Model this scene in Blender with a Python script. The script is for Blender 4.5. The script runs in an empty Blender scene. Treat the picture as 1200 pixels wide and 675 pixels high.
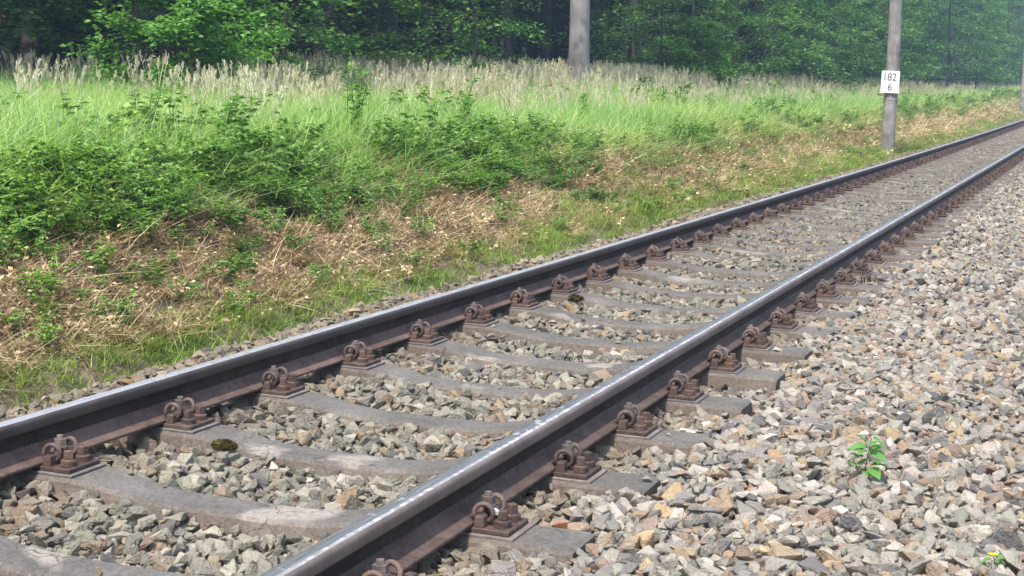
import bpy, bmesh, math, random
import numpy as np
from mathutils import Vector, Matrix, Euler

random.seed(7)
rng = np.random.default_rng(7)
SC = bpy.context.scene
COL = SC.collection
R = math.radians

# ------------------------------------------------------------------ camera
F_PX = 1736.4
cam_d = bpy.data.cameras.new('camera')
cam_d.sensor_width = 36.0
cam_d.lens = F_PX / 1200.0 * 36.0
cam_d.clip_start = 0.05
cam_d.clip_end = 3000
cam = bpy.data.objects.new('camera', cam_d)
COL.objects.link(cam)
YAW, PIT, ROL = 0.374067, 0.134979, 0.023896
CAM = Vector((2.3962, 0.0, 1.2373))
fw = Vector((-math.sin(YAW) * math.cos(PIT), math.cos(YAW) * math.cos(PIT), -math.sin(PIT)))
rt = Vector((math.cos(YAW), math.sin(YAW), 0))
up = rt.cross(fw)
rt2 = math.cos(ROL) * rt + math.sin(ROL) * up
up2 = -math.sin(ROL) * rt + math.cos(ROL) * up
cam.matrix_world = Matrix((
    (rt2.x, up2.x, -fw.x, CAM.x), (rt2.y, up2.y, -fw.y, CAM.y),
    (rt2.z, up2.z, -fw.z, CAM.z), (0, 0, 0, 1)))
SC.camera = cam

# ------------------------------------------------------------------ light
SUN = Vector((-0.03, -0.50, 0.86)).normalized()          # towards the sun
SUN_EL = math.asin(SUN.z)
SUN_AZ = math.atan2(SUN.x, SUN.y)
world = bpy.data.worlds.new('World')
SC.world = world
world.use_nodes = True
wn = world.node_tree
wn.nodes.clear()
w_out = wn.nodes.new('ShaderNodeOutputWorld')
w_bg = wn.nodes.new('ShaderNodeBackground')
w_sky = wn.nodes.new('ShaderNodeTexSky')
w_sky.sky_type = 'NISHITA'
w_sky.sun_disc = False
w_sky.sun_elevation = SUN_EL
w_sky.sun_rotation = SUN_AZ
w_sky.air_density = 1.2
w_sky.dust_density = 3.0
w_sky.ozone_density = 1.0
w_bg.inputs['Strength'].default_value = 0.15
wn.links.new(w_sky.outputs[0], w_bg.inputs['Color'])
wn.links.new(w_bg.outputs[0], w_out.inputs['Surface'])
sun_d = bpy.data.lights.new('sun', 'SUN')
sun_d.energy = 2.8
sun_d.angle = R(0.6)
sun_d.color = (1.0, 0.95, 0.87)
sun = bpy.data.objects.new('sun', sun_d)
sun.rotation_euler = SUN.to_track_quat('Z', 'Y').to_euler()
COL.objects.link(sun)
SC.view_settings.view_transform = 'Standard'
SC.view_settings.look = 'None'
SC.view_settings.gamma = 1.0
SC.view_settings.exposure = 0.97
SC.cycles.max_bounces = 6
SC.cycles.diffuse_bounces = 2
SC.cycles.transparent_max_bounces = 8
SC.cycles.volume_bounces = 0
HAZE = 0.0017

# ------------------------------------------------------------------ track geometry
KX, KZ, Y_LIN = 0.000221, 0.0001735, 80.0


def TX(y):
    y = np.maximum(y, 0.0)
    return np.where(y < Y_LIN, KX * y * y / 2, KX * Y_LIN ** 2 / 2 + KX * Y_LIN * (y - Y_LIN))


def TZ(y):
    y = np.maximum(y, 0.0)
    far = np.minimum(y, 260.0)
    return np.where(y < Y_LIN, KZ * y * y / 2, KZ * Y_LIN ** 2 / 2 + KZ * Y_LIN * (far - Y_LIN))


def W(x, y, z=0.0):
    return Vector((x + float(TX(y)), y, z + float(TZ(y))))


def vn(x, y, seed=0):
    """smooth value noise in 0..1, vectorised"""
    x = np.asarray(x, float); y = np.asarray(y, float)
    xi = np.floor(x).astype(np.int64); yi = np.floor(y).astype(np.int64)
    fx = x - xi; fy = y - yi
    fx = fx * fx * (3 - 2 * fx); fy = fy * fy * (3 - 2 * fy)

    def h(a, b):
        n = (a * 374761393 + b * 668265263 + seed * 982451653) & 0x7fffffff
        n = ((n ^ (n >> 13)) * 1274126177) & 0x7fffffff
        return ((n ^ (n >> 16)) & 0xffff) / 65535.0
    return (h(xi, yi) * (1 - fx) + h(xi + 1, yi) * fx) * (1 - fy) + (h(xi, yi + 1) * (1 - fx) + h(xi + 1, yi + 1) * fx) * fy


GX = [-500, -60, -20, -9, -6, -4, -3.3, -2.9, -2.4, -1.95, -1.7, -1.5, 3.4, 4.4, 8, 500]
GZ = [3.0, 1.6, 1.0, .74, .64, .6, .53, .41, .21, .06, -.03, -.2, -.34, -.5, -.45, -.2]


def ground_z(x, y):
    x = np.asarray(x, float); y = np.asarray(y, float)
    z = np.interp(x, GX, GZ)
    bank = np.clip((-1.75 - x) / .5, 0, 1) * np.clip((x + 5.5) / 1.5, 0, 1)
    z = z + bank * ((vn(x * 2.2, y * 1.6, 3) - .5) * .16 + (vn(x * 7, y * 7, 4) - .5) * .05)
    field = np.clip((-5 - x) / 3, 0, 1)
    z = z + field * ((vn(x * .3, y * .3, 5) - .5) * .14 + np.interp(y, [0, 18, 32, 60, 110, 200], [0, 0, .22, .15, -.15, -.2]))
    return z


def bed_level(x, y):
    """mean level of the tops of the ballast stones"""
    x = np.asarray(x, float); y = np.asarray(y, float)
    z = np.interp(x, [-1.75, -1.62, -1.45, -1.25, -.95, -.5, 0, .5, .95, 1.2, 1.6, 2.6, 3.3, 4.2],
                  [-.16, -.09, -.03, -.03, -.038, -.05, -.082, -.05, -.044, -.023, .003, .006, -.03, -.4])
    return z + (vn(x * 2.3, y * 2.3, 8) - .5) * .045 + (vn(x * .9, y * .9, 9) - .5) * .03


# ------------------------------------------------------------------ object helpers
def mesh_np(name, verts, faces=None, quads=None):
    me = bpy.data.meshes.new(name)
    me.from_pydata([tuple(v) for v in verts], [], faces if faces is not None else [])
    me.update()
    return me


def mesh_arr(name, verts, quads):
    """fast: verts (n,3), quads (m,4) or (m,3) arrays"""
    verts = np.ascontiguousarray(verts, dtype=np.float32); quads = np.ascontiguousarray(quads, dtype=np.int32)
    me = bpy.data.meshes.new(name)
    me.vertices.add(len(verts)); me.vertices.foreach_set('co', verts.ravel())
    k = quads.shape[1]
    me.loops.add(quads.size); me.loops.foreach_set('vertex_index', quads.ravel())
    me.polygons.add(len(quads))
    me.polygons.foreach_set('loop_start', np.arange(len(quads), dtype=np.int32) * k)
    me.update(calc_edges=True)
    return me


def smooth(me, on=True):
    me.polygons.foreach_set('use_smooth', np.full(len(me.polygons), on))
    me.update()
    return me


def link(name, me, mat=None, parent=None, loc=None, rot=None):
    o = bpy.data.objects.new(name, me)
    COL.objects.link(o)
    if mat is not None and me is not None and hasattr(me, 'materials'):
        for m in (mat if isinstance(mat, (list, tuple)) else [mat]):
            if m.name not in [s.name for s in me.materials if s]:
                me.materials.append(m)
    if parent is not None:
        o.parent = parent
    if loc is not None:
        o.location = loc
    if rot is not None:
        o.rotation_euler = rot
    return o


def tag(o, label=None, cat=None, group=None, kind=None):
    if label: o['label'] = label
    if cat: o['category'] = cat
    if group: o['group'] = group
    if kind: o['kind'] = kind
    return o


def empty(name, loc, rot=(0, 0, 0)):
    o = bpy.data.objects.new(name, None)
    o.empty_display_size = .1
    o.location = loc; o.rotation_euler = rot
    COL.objects.link(o)
    return o


def copy_tree(o, parent=None):
    c = o.copy(); COL.objects.link(c)
    if parent is not None:
        c.parent = parent
    for ch in list(o.children):
        copy_tree(ch, c)
    return c


def bm_mesh(name, bm):
    me = bpy.data.meshes.new(name)
    bm.normal_update()
    bm.to_mesh(me); bm.free()
    return me


def bm_box(bm, x0, x1, y0, y1, z0, z1, bev=0.0, taper=0.0):
    vs = []
    for z, t in ((z0, 0), (z1, taper)):
        for x, y in ((x0 + t, y0 + t), (x1 - t, y0 + t), (x1 - t, y1 - t), (x0 + t, y1 - t)):
            vs.append(bm.verts.new((x, y, z)))
    fs = [(0, 3, 2, 1), (4, 5, 6, 7), (0, 1, 5, 4), (1, 2, 6, 5), (2, 3, 7, 6), (3, 0, 4, 7)]
    faces = [bm.faces.new([vs[i] for i in f]) for f in fs]
    if bev > 0:
        es = list({e for f in faces for e in f.edges})
        bmesh.ops.bevel(bm, geom=es, offset=bev, segments=1, affect='EDGES')


def bm_cyl(bm, c, r, z0, z1, n=12, r2=None, rot=0.0):
    r2 = r if r2 is None else r2
    a = [bm.verts.new((c[0] + r * math.cos(rot + i * 2 * math.pi / n), c[1] + r * math.sin(rot + i * 2 * math.pi / n), z0)) for i in range(n)]
    b = [bm.verts.new((c[0] + r2 * math.cos(rot + i * 2 * math.pi / n), c[1] + r2 * math.sin(rot + i * 2 * math.pi / n), z1)) for i in range(n)]
    for i in range(n):
        bm.faces.new((a[i], a[(i + 1) % n], b[(i + 1) % n], b[i]))
    bm.faces.new(b); bm.faces.new(a[::-1])


def tube_arrays(pts, rad, n=8, base=0, cap=True):
    """tube along pts with per point radius -> verts, quads"""
    pts = np.asarray(pts, float); rad = np.broadcast_to(np.asarray(rad, float), (len(pts),))
    d = np.gradient(pts, axis=0)
    d /= np.linalg.norm(d, axis=1)[:, None] + 1e-9
    ref = np.array([0, 0, 1.0]) if abs(d[0, 2]) < .9 else np.array([1.0, 0, 0])
    u = np.cross(d[0], ref); u /= np.linalg.norm(u)
    V = []
    for i in range(len(pts)):
        u = u - d[i] * np.dot(u, d[i]); u /= np.linalg.norm(u) + 1e-9
        w = np.cross(d[i], u)
        a = np.arange(n) * 2 * np.pi / n
        V.append(pts[i] + rad[i] * (np.cos(a)[:, None] * u + np.sin(a)[:, None] * w))
    V = np.concatenate(V)
    Q = []
    for i in range(len(pts) - 1):
        for j in range(n):
            Q.append((base + i * n + j, base + i * n + (j + 1) % n, base + (i + 1) * n + (j + 1) % n, base + (i + 1) * n + j))
    return V, np.array(Q)


class MB:
    """collects arrays into one quad mesh"""
    def __init__(s): s.v = []; s.q = []; s.n = 0
    def add(s, v, q):
        s.v.append(np.asarray(v, float)); s.q.append(np.asarray(q) + s.n); s.n += len(v)
    def tube(s, pts, rad, n=6):
        v, q = tube_arrays(pts, rad, n); s.add(v, q)
    def mesh(s, name):
        return mesh_arr(name, np.concatenate(s.v), np.concatenate(s.q))


# ------------------------------------------------------------------ materials
class NT:
    def __init__(s, name):
        s.m = bpy.data.materials.new(name); s.m.use_nodes = True
        s.t = s.m.node_tree; s.t.nodes.clear()
        s.out = s.n('ShaderNodeOutputMaterial')
    def n(s, typ, **kw):
        nd = s.t.nodes.new(typ)
        for k, v in kw.items(): setattr(nd, k, v)
        return nd
    def l(s, a, b): s.t.links.new(a, b)
    def noise(s, vec, scale, detail=4, rough=.55, dist=0.0):
        nd = s.n('ShaderNodeTexNoise'); nd.inputs['Scale'].default_value = scale
        nd.inputs['Detail'].default_value = detail; nd.inputs['Roughness'].default_value = rough
        nd.inputs['Distortion'].default_value = dist
        if vec is not None: s.l(vec, nd.inputs['Vector'])
        return nd.outputs['Fac']
    def ramp(s, fac, stops, interp='LINEAR'):
        nd = s.n('ShaderNodeValToRGB'); cr = nd.color_ramp; cr.interpolation = interp
        while len(cr.elements) < len(stops): cr.elements.new(.5)
        for e, (p, c) in zip(cr.elements, stops):
            e.position = p
            e.color = (c, c, c, 1) if isinstance(c, (int, float)) else (*c, 1)
        s.l(fac, nd.inputs['Fac']); return nd.outputs['Color']
    def mix(s, fac, a, b, blend='MIX'):
        nd = s.n('ShaderNodeMix', data_type='RGBA', blend_type=blend)
        for k, v in ((0, fac), (6, a), (7, b)):
            if isinstance(v, (int, float)): nd.inputs[k].default_value = v if k == 0 else (v, v, v, 1)
            elif isinstance(v, tuple): nd.inputs[k].default_value = (*v, 1)
            else: s.l(v, nd.inputs[k])
        return nd.outputs[2]
    def math(s, op, a, b=0.0):
        nd = s.n('ShaderNodeMath', operation=op)
        for i, v in enumerate((a, b)):
            if isinstance(v, (int, float)): nd.inputs[i].default_value = v
            else: s.l(v, nd.inputs[i])
        return nd.outputs[0]
    def coord(s, which='Object'): return s.n('ShaderNodeTexCoord').outputs[which]
    def pos(s): return s.n('ShaderNodeNewGeometry').outputs['Position']
    def bump(s, h, strength=.4, dist=.01):
        nd = s.n('ShaderNodeBump'); nd.inputs['Strength'].default_value = strength; nd.inputs['Distance'].default_value = dist
        s.l(h, nd.inputs['Height']); return nd.outputs['Normal']
    def bsdf(s, col, rough=.8, normal=None, metal=0.0, spec=.5):
        b = s.n('ShaderNodeBsdfPrincipled')
        for k, v in (('Base Color', col), ('Roughness', rough), ('Metallic', metal), ('Specular IOR Level', spec)):
            if isinstance(v, tuple): b.inputs[k].default_value = (*v, 1)
            elif isinstance(v, (int, float)): b.inputs[k].default_value = v
            else: s.l(v, b.inputs[k])
        if normal is not None: s.l(normal, b.inputs['Normal'])
        return b.outputs[0]
    def done(s, sh):
        s.l(sh, s.out.inputs['Surface']); return s.m


def m_rust(name, a, b, c, scale=18, rough=.75, spec=.35):
    t = NT(name); p = t.pos()
    n1 = t.noise(p, scale, 6, .65); n2 = t.noise(p, scale * 7, 3)
    col = t.ramp(n1, [(.3, a), (.52, b), (.72, c)])
    col = t.mix(.5, col, t.ramp(n2, [(.3, .4), (.7, 1.4)]), 'MULTIPLY')
    n3 = t.noise(p, scale * .22, 4, .7)
    col = t.mix(t.ramp(n3, [(.5, 0.0), (.66, .55)]), col, c)
    oi = t.n('ShaderNodeObjectInfo')
    col = t.mix(1.0, col, t.ramp(oi.outputs['Random'], [(0, (.72, .72, .74)), (.6, (1, 1, 1)), (1, (1.25, 1.12, 1.02))]), 'MULTIPLY')
    return t.done(t.bsdf(col, rough, t.bump(n2, .5, .005), spec=spec))


M = {}
M['shaded_web_rust'] = m_rust('shaded_web_rust', (.016, .0105, .009), (.028, .018, .015), (.055, .036, .029), 9)  # web rust darkened to paint in the shadow under the head
M['lit_foot_rust'] = m_rust('lit_foot_rust', (.075, .049, .04), (.12, .08, .066), (.18, .125, .104), 11)  # same rust painted lighter for the sunlit foot
M['fastener_rust'] = m_rust('fastener_rust', (.056, .039, .034), (.098, .064, .052), (.155, .105, .086), 30, .7)
M['clip_rust'] = m_rust('clip_rust', (.07, .05, .043), (.115, .082, .07), (.175, .13, .11), 40, .62, .5)
M['bolt_grey'] = m_rust('bolt_grey', (.09, .075, .07), (.14, .11, .1), (.2, .17, .155), 40, .6, .5)


def m_head(name, k):
    t = NT(name); p = t.pos()
    n1 = t.noise(p, 5, 5, .6); n2 = t.noise(p, 60, 3)
    col = t.ramp(n1, [(.3, (.1, .079, .071)), (.55, (.15, .121, .109)), (.78, (.21, .175, .158))])
    col = t.mix(.35, col, t.ramp(n2, [(.3, .6), (.7, 1.25)]), 'MULTIPLY')
    col = t.mix(1.0, col, k, 'MULTIPLY')
    return t.done(t.bsdf(col, .6, t.bump(n2, .25, .002), metal=.2))


def m_shine(name, a, b, w, wlo):
    t = NT(name); p = t.coord('Generated')
    g = t.pos()
    mp = t.n('ShaderNodeMapping'); mp.inputs['Scale'].default_value = (220, 6, 1); t.l(g, mp.inputs['Vector'])
    n1 = t.noise(mp.outputs[0], 1.0, 4, .6)
    n2 = t.noise(g, 26, 5, .7)
    n3 = t.noise(g, 1.3, 2)
    wear = t.ramp(t.math('ADD', n2, t.math('MULTIPLY', t.math('SUBTRACT', n3, .5), .35)), [(wlo, 0.0), (wlo + .06, 1.0)])
    col = t.mix(t.ramp(n1, [(.35, 0.0), (.7, 1.0)]), a, b)
    col = t.mix(wear, col, w)
    ro = t.ramp(n1, [(.3, .22), (.7, .38)])
    ro = t.mix(wear, ro, .55)
    return t.done(t.bsdf(col, ro, t.bump(n2, .06, .002), metal=.4))


M['head'] = m_head('rail_head_side', .5); M['lit_worn_head'] = m_head('lit_worn_rail_head_side', 1.35); M['shine'] = m_shine('polished_running_surface', (.4, .41, .45), (.66, .665, .7), (.3, .29, .285), .56)  # nearer rail's head side is paler: wear plus sunlight painted in
M['dull'] = m_shine('dull_running_surface', (.17, .175, .195), (.3, .305, .325), (.5, .5, .5), .6)
M['flaky'] = m_shine('flaking_head_corner', (.36, .345, .335), (.5, .485, .475), (.68, .67, .66), .5)


def m_concrete():
    t = NT('weathered_concrete'); o = t.coord('Object'); g = t.pos()
    n1 = t.noise(g, 3.2, 5, .6); n2 = t.noise(g, 70, 3, .6); n3 = t.noise(g, 220, 2)
    top = t.ramp(n1, [(.3, (.1, .094, .087)), (.55, (.138, .129, .118)), (.78, (.195, .181, .165))])
    # pale patches in the middle stretch of the sleeper
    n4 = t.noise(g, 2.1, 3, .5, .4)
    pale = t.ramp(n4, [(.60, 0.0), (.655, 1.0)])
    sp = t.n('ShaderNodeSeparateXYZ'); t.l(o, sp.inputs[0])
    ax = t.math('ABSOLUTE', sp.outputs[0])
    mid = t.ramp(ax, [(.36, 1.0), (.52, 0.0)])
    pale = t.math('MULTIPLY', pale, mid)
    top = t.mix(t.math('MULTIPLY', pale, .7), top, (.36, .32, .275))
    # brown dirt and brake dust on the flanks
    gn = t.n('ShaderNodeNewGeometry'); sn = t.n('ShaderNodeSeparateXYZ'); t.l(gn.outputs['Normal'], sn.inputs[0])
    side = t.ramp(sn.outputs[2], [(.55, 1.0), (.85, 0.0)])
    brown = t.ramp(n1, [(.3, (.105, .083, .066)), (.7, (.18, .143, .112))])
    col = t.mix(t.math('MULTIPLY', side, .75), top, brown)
    # rusty bleed beside the rails
    near = t.ramp(t.math('ABSOLUTE', t.math('SUBTRACT', ax, .751)), [(.1, 1.0), (.34, 0.0)])
    col = t.mix(t.math('MULTIPLY', near, .35), col, (.12, .088, .068))
    col = t.mix(.6, col, t.ramp(n2, [(.28, .5), (.5, 1.0), (.72, 1.5)]), 'MULTIPLY')
    col = t.mix(t.ramp(n3, [(.68, 0.0), (.72, .5)]), col, (.5, .48, .46))
    h = t.mix(.5, n2, n3)
    vo = t.n('ShaderNodeTexVoronoi'); vo.feature = 'DISTANCE_TO_EDGE'; vo.inputs['Scale'].default_value = 5.5
    ds = t.n('ShaderNodeMixRGB'); ds.inputs[0].default_value = .12; t.l(g, ds.inputs[1])
    nn = t.n('ShaderNodeTexNoise'); nn.inputs['Scale'].default_value = 9; t.l(g, nn.inputs['Vector']); t.l(nn.outputs['Color'], ds.inputs[2]); t.l(ds.outputs[0], vo.inputs['Vector'])
    crack = t.math('MULTIPLY', t.ramp(vo.outputs['Distance'], [(.004, 1.0), (.014, 0.0)]), t.ramp(n4, [(.5, 0.0), (.6, .7)]))
    col = t.mix(crack, col, (.035, .03, .03))
    st = t.noise(g, 22, 5, .7)
    col = t.mix(t.ramp(st, [(.62, 0.0), (.72, .55)]), col, (.07, .055, .048))
    return t.done(t.bsdf(col, .9, t.bump(h, .6, .008), spec=.25))


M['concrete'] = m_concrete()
M['pad'] = m_rust('pad_rubber', (.11, .1, .1), (.16, .145, .14), (.22, .2, .19), 25, .8)


def tint_attr(t):
    a = t.n('ShaderNodeAttribute', attribute_type='INSTANCER', attribute_name='tint')
    return a.outputs['Color']


def m_stone():
    t = NT('ballast_stone'); o = t.coord('Object'); tint = tint_attr(t)
    n1 = t.noise(o, 1.6, 4, .6); n2 = t.noise(o, 9, 3, .6)
    col = t.mix(.55, tint, t.ramp(n1, [(.3, .66), (.5, 1.0), (.72, 1.28)]), 'MULTIPLY')
    col = t.mix(.35, col, t.ramp(n2, [(.3, .65), (.7, 1.3)]), 'MULTIPLY')
    return t.done(t.bsdf(col, .88, t.bump(n2, .5, .06), spec=.3))


M['stone'] = m_stone()


def m_bed():
    t = NT('ballast_fines'); g = t.pos()
    v = t.n('ShaderNodeTexVoronoi'); v.inputs['Scale'].default_value = 19; t.l(g, v.inputs['Vector'])
    n = t.noise(g, 40, 3)
    sep = t.n('ShaderNodeSeparateColor'); t.l(v.outputs['Color'], sep.inputs[0])
    col = t.ramp(sep.outputs[0], [(0, (.15, .14, .13)), (.35, (.27, .25, .23)), (.7, (.36, .33, .3)), (1, (.5, .46, .41))])
    col = t.mix(t.ramp(v.outputs['Distance'], [(.3, 0.0), (.75, .8)]), col, (.05, .045, .04))
    return t.done(t.bsdf(col, .95, t.bump(t.math('SUBTRACT', 1.0, v.outputs['Distance']), .8, .03), spec=.2))


M['bed'] = m_bed()


def m_ground():
    t = NT('soil_and_turf'); g = t.pos()
    n1 = t.noise(g, 1.1, 5, .6); n2 = t.noise(g, 14, 4, .65)
    soil = t.ramp(n2, [(.3, (.11, .08, .06)), (.7, (.25, .19, .14))])
    turf = t.ramp(n2, [(.3, (.045, .075, .02)), (.7, (.12, .16, .05))])
    col = t.mix(t.ramp(n1, [(.42, 0.0), (.58, 1.0)]), soil, turf)
    return t.done(t.bsdf(col, .95, t.bump(n2, .6, .03), spec=.1))


M['ground'] = m_ground()


def m_leaf(name, cols, trans=.35, rough=.5, use_tint=False, spec=.35, per_object=False):
    t = NT(name)
    gi = t.n('ShaderNodeNewGeometry')
    col = t.ramp(gi.outputs['Random Per Island'], [(i / (len(cols) - 1), c) for i, c in enumerate(cols)])
    if use_tint:
        col = t.mix(1.0, col, tint_attr(t), 'MULTIPLY')
    if per_object:
        oi = t.n('ShaderNodeObjectInfo')
        col = t.mix(1.0, col, t.ramp(oi.outputs['Random'], [(0, (.72, .8, .8)), (.5, (1, 1, 1)), (1, (1.3, 1.2, .95))]), 'MULTIPLY')
    b = t.bsdf(col, rough, spec=spec)
    tr = t.n('ShaderNodeBsdfTranslucent')
    tc = t.mix(1.0, col, (1.15, 1.25, .6), 'MULTIPLY')
    t.l(tc, tr.inputs['Color'])
    mx = t.n('ShaderNodeMixShader'); mx.inputs[0].default_value = trans
    t.l(b, mx.inputs[1]); t.l(tr.outputs[0], mx.inputs[2])
    return t.done(mx.outputs[0])


M['meadow'] = m_leaf('meadow_grass_blade', [(.12, .24, .065), (.175, .325, .095), (.25, .4, .14), (.4, .49, .25), (.58, .6, .42)], .5, .6, True, .2)
M['plume'] = m_leaf('seed_plume', [(.54, .49, .35), (.66, .61, .46), (.75, .7, .57)], .3, .8, True, .1)
M['straw'] = m_leaf('straw', [(.15, .115, .08), (.25, .19, .135), (.36, .285, .205), (.52, .45, .33)], .15, .75, True, .2)
M['turf'] = m_leaf('bank_grass_blade', [(.16, .24, .045), (.24, .33, .065), (.35, .43, .12)], .35, .6, True, .2)
M['bramble'] = m_leaf('bramble_leaf', [(.045, .12, .03), (.08, .18, .042), (.135, .26, .06), (.25, .39, .13)], .33, .5, True, .28)
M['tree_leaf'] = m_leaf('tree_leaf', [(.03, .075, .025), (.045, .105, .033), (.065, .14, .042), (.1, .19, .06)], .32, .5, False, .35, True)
M['lit_edge_leaf'] = m_leaf('lit_edge_leaf', [(.06, .15, .045), (.09, .205, .058), (.13, .265, .075), (.18, .34, .1)], .35, .5, False, .35, True)  # brighter leaf colour paints sunlit clumps onto the forest edge
M['bright_leaf'] = m_leaf('bright_shrub_leaf', [(.1, .24, .05), (.15, .32, .07), (.21, .41, .1)], .4, .5, False, .35)
M['weed_leaf'] = m_leaf('weed_leaf', [(.09, .24, .06), (.13, .31, .08), (.22, .42, .12)], .4, .45, False, .4)
M['moss'] = m_leaf('moss', [(.045, .04, .014), (.08, .066, .022), (.125, .1, .035)], .1, .9, False, .1)
M['yellow'] = m_leaf('yellow_petal', [(.6, .5, .03), (.7, .6, .06)], .3, .6)


def m_bark(name, a, b, sc=6):
    t = NT(name); o = t.coord('Object')
    mp = t.n('ShaderNodeMapping'); mp.inputs['Scale'].default_value = (1, 1, .1); t.l(o, mp.inputs['Vector'])
    n1 = t.noise(mp.outputs[0], sc * 4, 5, .65); n2 = t.noise(o, sc * .4, 3)
    col = t.mix(n1, a, b)
    col = t.mix(.7, col, t.ramp(n2, [(.32, .45), (.65, 1.25)]), 'MULTIPLY')
    return t.done(t.bsdf(col, .9, t.bump(n1, .8, .03), spec=.2))


M['bark'] = m_bark('bark', (.04, .036, .032), (.1, .09, .08))
M['grey_bark'] = m_bark('grey_bark', (.19, .175, .18), (.31, .285, .295), 4)
M['stem'] = m_bark('green_stem', (.07, .09, .03), (.13, .15, .05))
M['dry_stem'] = m_bark('dry_stem', (.3, .24, .17), (.45, .38, .28))
M['pole'] = m_bark('pole_wood', (.1, .09, .085), (.48, .45, .425), 9)


def m_plain(name, c, rough=.5, sc=20, var=.12):
    t = NT(name); n1 = t.noise(t.pos(), sc, 4)
    col = t.mix(1.0, t.ramp(n1, [(.3, 1 - var), (.7, 1.0)]), c, 'MULTIPLY')
    return t.done(t.bsdf(col, rough))


M['sign'] = m_plain('sign_enamel', (.8, .8, .78), .4)
M['ink'] = m_plain('sign_lettering', (.05, .045, .045), .5)
M['steel'] = m_plain('galvanised_band', (.28, .28, .28), .5)
M['quartz'] = m_plain('white_quartz', (.75, .76, .74), .7, 60, .35)
M['brickshard'] = m_plain('brick_shard', (.42, .19, .12), .9, 60, .35)

# ------------------------------------------------------------------ instancing of uncountable stuff
PROTO = {}


def proto_collection(name, meshes, mat):
    c = bpy.data.collections.new(name)          # never linked to the scene: only instanced
    for i, me in enumerate(meshes):
        if mat is not None and not me.materials: me.materials.append(mat)
        o = bpy.data.objects.new('%s_piece' % name, me)
        c.objects.link(o)
    PROTO[name] = c
    return c


def gn_tree(name, coll):
    g = bpy.data.node_groups.new(name, 'GeometryNodeTree')
    g.interface.new_socket('Geometry', in_out='INPUT', socket_type='NodeSocketGeometry')
    g.interface.new_socket('Geometry', in_out='OUTPUT', socket_type='NodeSocketGeometry')
    N = g.nodes
    i = N.new('NodeGroupInput'); o = N.new('NodeGroupOutput')
    ci = N.new('GeometryNodeCollectionInfo'); ci.inputs['Collection'].default_value = coll
    ci.inputs['Separate Children'].default_value = True; ci.inputs['Reset Children'].default_value = True
    ip = N.new('GeometryNodeInstanceOnPoints'); ip.inputs['Pick Instance'].default_value = True

    def attr(nm, ty):
        a = N.new('GeometryNodeInputNamedAttribute'); a.data_type = ty; a.inputs['Name'].default_value = nm
        return a.outputs['Attribute']
    e = N.new('FunctionNodeEulerToRotation')
    L = g.links.new
    L(i.outputs[0], ip.inputs['Points']); L(ci.outputs[0], ip.inputs['Instance'])
    L(attr('pid', 'INT'), ip.inputs['Instance Index'])
    L(attr('rot', 'FLOAT_VECTOR'), e.inputs[0]); L(e.outputs[0], ip.inputs['Rotation'])
    L(attr('scl', 'FLOAT_VECTOR'), ip.inputs['Scale'])
    L(ip.outputs[0], o.inputs[0])
    return g


def scatter(name, pts, rot, scl, tint, coll, npro, parent=None, loc=None):
    n = len(pts)
    me = bpy.data.meshes.new(name)
    me.vertices.add(n); me.vertices.foreach_set('co', np.asarray(pts, np.float32).ravel())
    scl = np.asarray(scl, float)
    if scl.ndim == 1: scl = np.repeat(scl[:, None], 3, 1)
    for nm, ty, key, dat in (('rot', 'FLOAT_VECTOR', 'vector', rot), ('scl', 'FLOAT_VECTOR', 'vector', scl),
                             ('pid', 'INT', 'value', rng.integers(0, npro, n)),
                             ('tint', 'FLOAT_COLOR', 'color', np.c_[tint, np.ones(n)])):
        a = me.attributes.new(nm, ty, 'POINT')
        a.data.foreach_set(key, np.ascontiguousarray(dat, np.int32 if ty == 'INT' else np.float32).ravel())
    o = link(name, me, None, parent)
    md = o.modifiers.new('scatter', 'NODES'); md.node_group = gn_tree('scatter_' + name, coll)
    return o


def to_world(x, y, z):
    return np.stack([x + TX(y), y, z + TZ(y)], 1)


def jcolor(n, base, var=.15, hue=.06):
    b = np.asarray(base, float)
    v = 1 + (rng.random((n, 1)) * 2 - 1) * var
    h = 1 + (rng.random((n, 3)) * 2 - 1) * hue
    return b * v * h


CF = np.array(fw); CR = np.array(rt2); CU = np.array(up2); CP = np.array(CAM)


def project(P):
    d = np.asarray(P) - CP; z = d @ CF
    zz = np.where(np.abs(z) < 1e-6, 1e-6, z)
    return 600 + F_PX * (d @ CR) / zz, 337.5 - F_PX * (d @ CU) / zz, z


def in_view(P, margin=120):
    u, v, z = project(P)
    return (z > .3) & (u > -margin) & (u < 1200 + margin) & (v > -margin) & (v < 675 + margin)


# ================================================================== GROUND
def build_ground():
    xs = np.unique(np.round(np.concatenate([[-500, -300, -180, -110, -70, -45, -30, -22, -17, -14, -12], np.arange(-11, -4.5, .4),
                    np.arange(-4.5, -1.3, .07), [-1, 0, 1, 2, 3, 3.4, 3.8, 4.4, 5.5, 8, 14, 30, 80, 200, 500]]), 3))
    ys = np.unique(np.round(np.concatenate([[-500, -250, -120, -60, -30, -15, -8, -4, -2], np.arange(-1, 30, .16),
                    np.arange(30, 90, .5), np.arange(90, 200, 3), [220, 260, 320, 400, 600, 900]]), 3))
    X, Y = np.meshgrid(xs, ys)
    x = X.ravel(); y = Y.ravel()
    V = to_world(x, y, ground_z(x, y))
    nx = len(xs); i = np.arange(len(xs) * len(ys)).reshape(len(ys), nx)
    Q = np.stack([i[:-1, :-1], i[:-1, 1:], i[1:, 1:], i[1:, :-1]], -1).reshape(-1, 4)
    o = link('ground', smooth(mesh_arr('ground', V, Q)), M['ground'])
    tag(o, kind='structure')


build_ground()


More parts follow.
